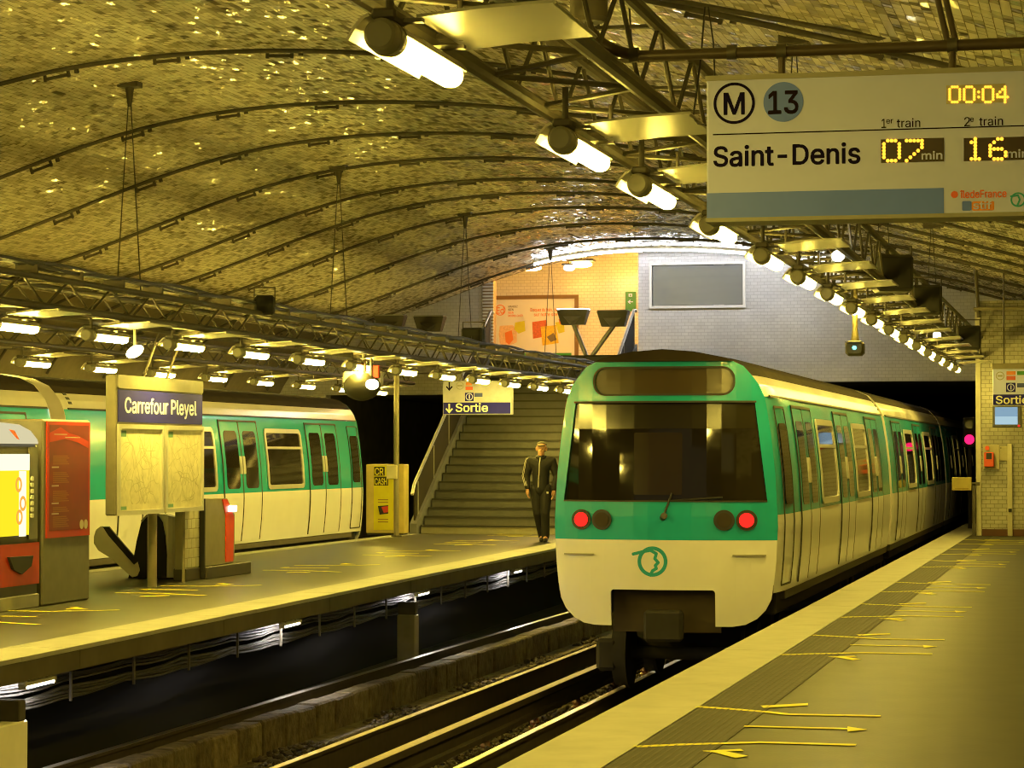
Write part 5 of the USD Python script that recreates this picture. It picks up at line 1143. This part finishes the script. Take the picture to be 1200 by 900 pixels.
for sd, wr in ((-1, 'wrR'), (1, 'wrL')):
    w0 = J[wr]; palm = w0 + np.array([-.004 * sd, -.012, -.075])
    body.append(((w0, .028), (palm, .036)))
    for i, (dy, L) in enumerate(((-.030, .062), (-.010, .070), (.010, .066), (.030, .052))):
        k0 = palm + np.array([0, dy, -.020]); k1 = k0 + np.array([-.010 * sd, -.004, -.038]); k2 = k1 + np.array([-.022 * sd, 0, -L * .45])
        body += [((k0, .0105), (k1, .010)), ((k1, .010), (k2, .0085))]
    th = w0 + np.array([-.012 * sd, -.036, -.035]); body += [((w0 + np.array([0, -.015, -.02]), .014), (th + [-.004 * sd, -.02, -.02], .011)), ((th + [-.004 * sd, -.02, -.02], .011), (th + [-.012 * sd, -.026, -.052], .009))]
obj('body', chain(body, .014), SKIN, man, smooth=True)
jk = [b('pel', .145, 'waist', .145), b('waist', .145, 'chest', .160), b('chest', .155, 'shR', .085), b('chest', .155, 'shL', .085), b('chest', .12, (0, -.005, 1.465), .075), b('shR', .082, 'elR', .066), b('elR', .066, J['wrR'] + [0, .005, .02], .048), b('shL', .082, 'elL', .066), b('elL', .066, J['wrL'] + [0, .005, .02], .048)]
obj('jacket', chain(jk, .022), CLOTH, man, smooth=True)
tr = [b('hipR', .115, 'kneR', .082), b('kneR', .08, J['ankR'] + [0, 0, .01], .07), b('hipL', .115, 'kneL', .082), b('kneL', .08, J['ankL'] + [0, 0, .02], .07), b('hipR', .118, 'hipL', .118)]
obj('trousers', chain(tr, .022), mat('black_trousers', (.009, .008, .008), .8, var=.2, scale=30), man, smooth=True)
for a_, t_ in (('ankR', 'toeR'), ('ankL', 'toeL')): obj('shoe', chain([((J[a_] + [0, .03, -.04], .045), (J[t_], .04)), ((J[a_] + [0, .05, -.05], .035), (J[t_] + [0, -.02, .0], .034))], .014), BLACKP, man, smooth=True)
cap = m3.Manifold.sphere(.102, 28).translate([float(c) for c in H_ + [0, .012, .045]]).trim_by_plane([0, .25, 1.0], float(H_[2] + .035)).to_mesh()
obj('cap', trimesh.Trimesh(np.array(cap.vert_properties[:, :3]), np.array(cap.tri_verts)), mat('cap_cloth', (.10, .09, .055), .8, var=.1), man, smooth=50)
br = m3.Manifold.batch_hull([m3.Manifold.cylinder(.01, .085, .085, 24).translate([float(H_[0]), float(H_[1] - .055), float(H_[2] + .072)]), m3.Manifold.cylinder(.008, .06, .06, 24).translate([float(H_[0]), float(H_[1] - .115), float(H_[2] + .062)])]).to_mesh()
obj('cap_peak', trimesh.Trimesh(np.array(br.vert_properties[:, :3]), np.array(br.tri_verts)), mat('cap_cloth', 0), man, smooth=30)
obj('hair', chain([((H_ + [-.07, .03, .01], .03), (H_ + [.07, .03, .01], .03)), ((H_ + [-.05, .07, .0], .035), (H_ + [.05, .07, .0], .035))], .015), mat('dark_hair', (.03, .02, .015), .7), man, smooth=True)
for s in (-1, 1): e = trimesh.creation.icosphere(2, .008); e.apply_translation(H_ + [s * .032, -.083, .012]); obj('eye', e, mat('eye_dark', (.05, .04, .035), .2), man, smooth=True)
obj('mouth', MB().box(H_ + [-.024, -.092, -.068], H_ + [.024, -.08, -.060], .003), mat('lips', (.38, .16, .11), .5), man, smooth=False)
obj('zip', MB().path([J['neck'] + [.0, -.085, -.02], J['chest'] + [-.005, -.163, .05], J['chest'] + [-.01, -.163, -.08], J['waist'] + [-.02, -.150, .0], J['pel'] + [-.03, -.150, .02]], .009, 6), mat('zip_grey', (.55, .52, .45), .5), man)
obj('collar', chain([((np.array([-.06, -.05, 1.475]), .026), (np.array([.06, -.05, 1.475]), .026)), ((np.array([-.07, .03, 1.485]), .026), (np.array([.07, .03, 1.485]), .026)), ((np.array([-.06, -.05, 1.475]), .026), (np.array([-.07, .03, 1.485]), .026)), ((np.array([.06, -.05, 1.475]), .026), (np.array([.07, .03, 1.485]), .026))], .015), CLOTH, man, smooth=True)
for dx in (-.028, -.004, .02):
    obj('sleeve_stripe', MB().path([J['shR'] + [-.05 + dx * .6, -.058, .05], J['shR'] + [-.075 + dx * .8, -.045, -.03], J['elR'] + [-.035 + dx, -.052, 0], J['wrR'] + [-.022 + dx * .7, -.04, .05]], .005, 5), mat('zip_grey', 0), man)
obj('leg_emblem', MB().box(J['hipL'] + [.02, -.125, -.07], J['hipL'] + [.06, -.105, -.03], .008), mat('zip_grey', 0), man, smooth=False)
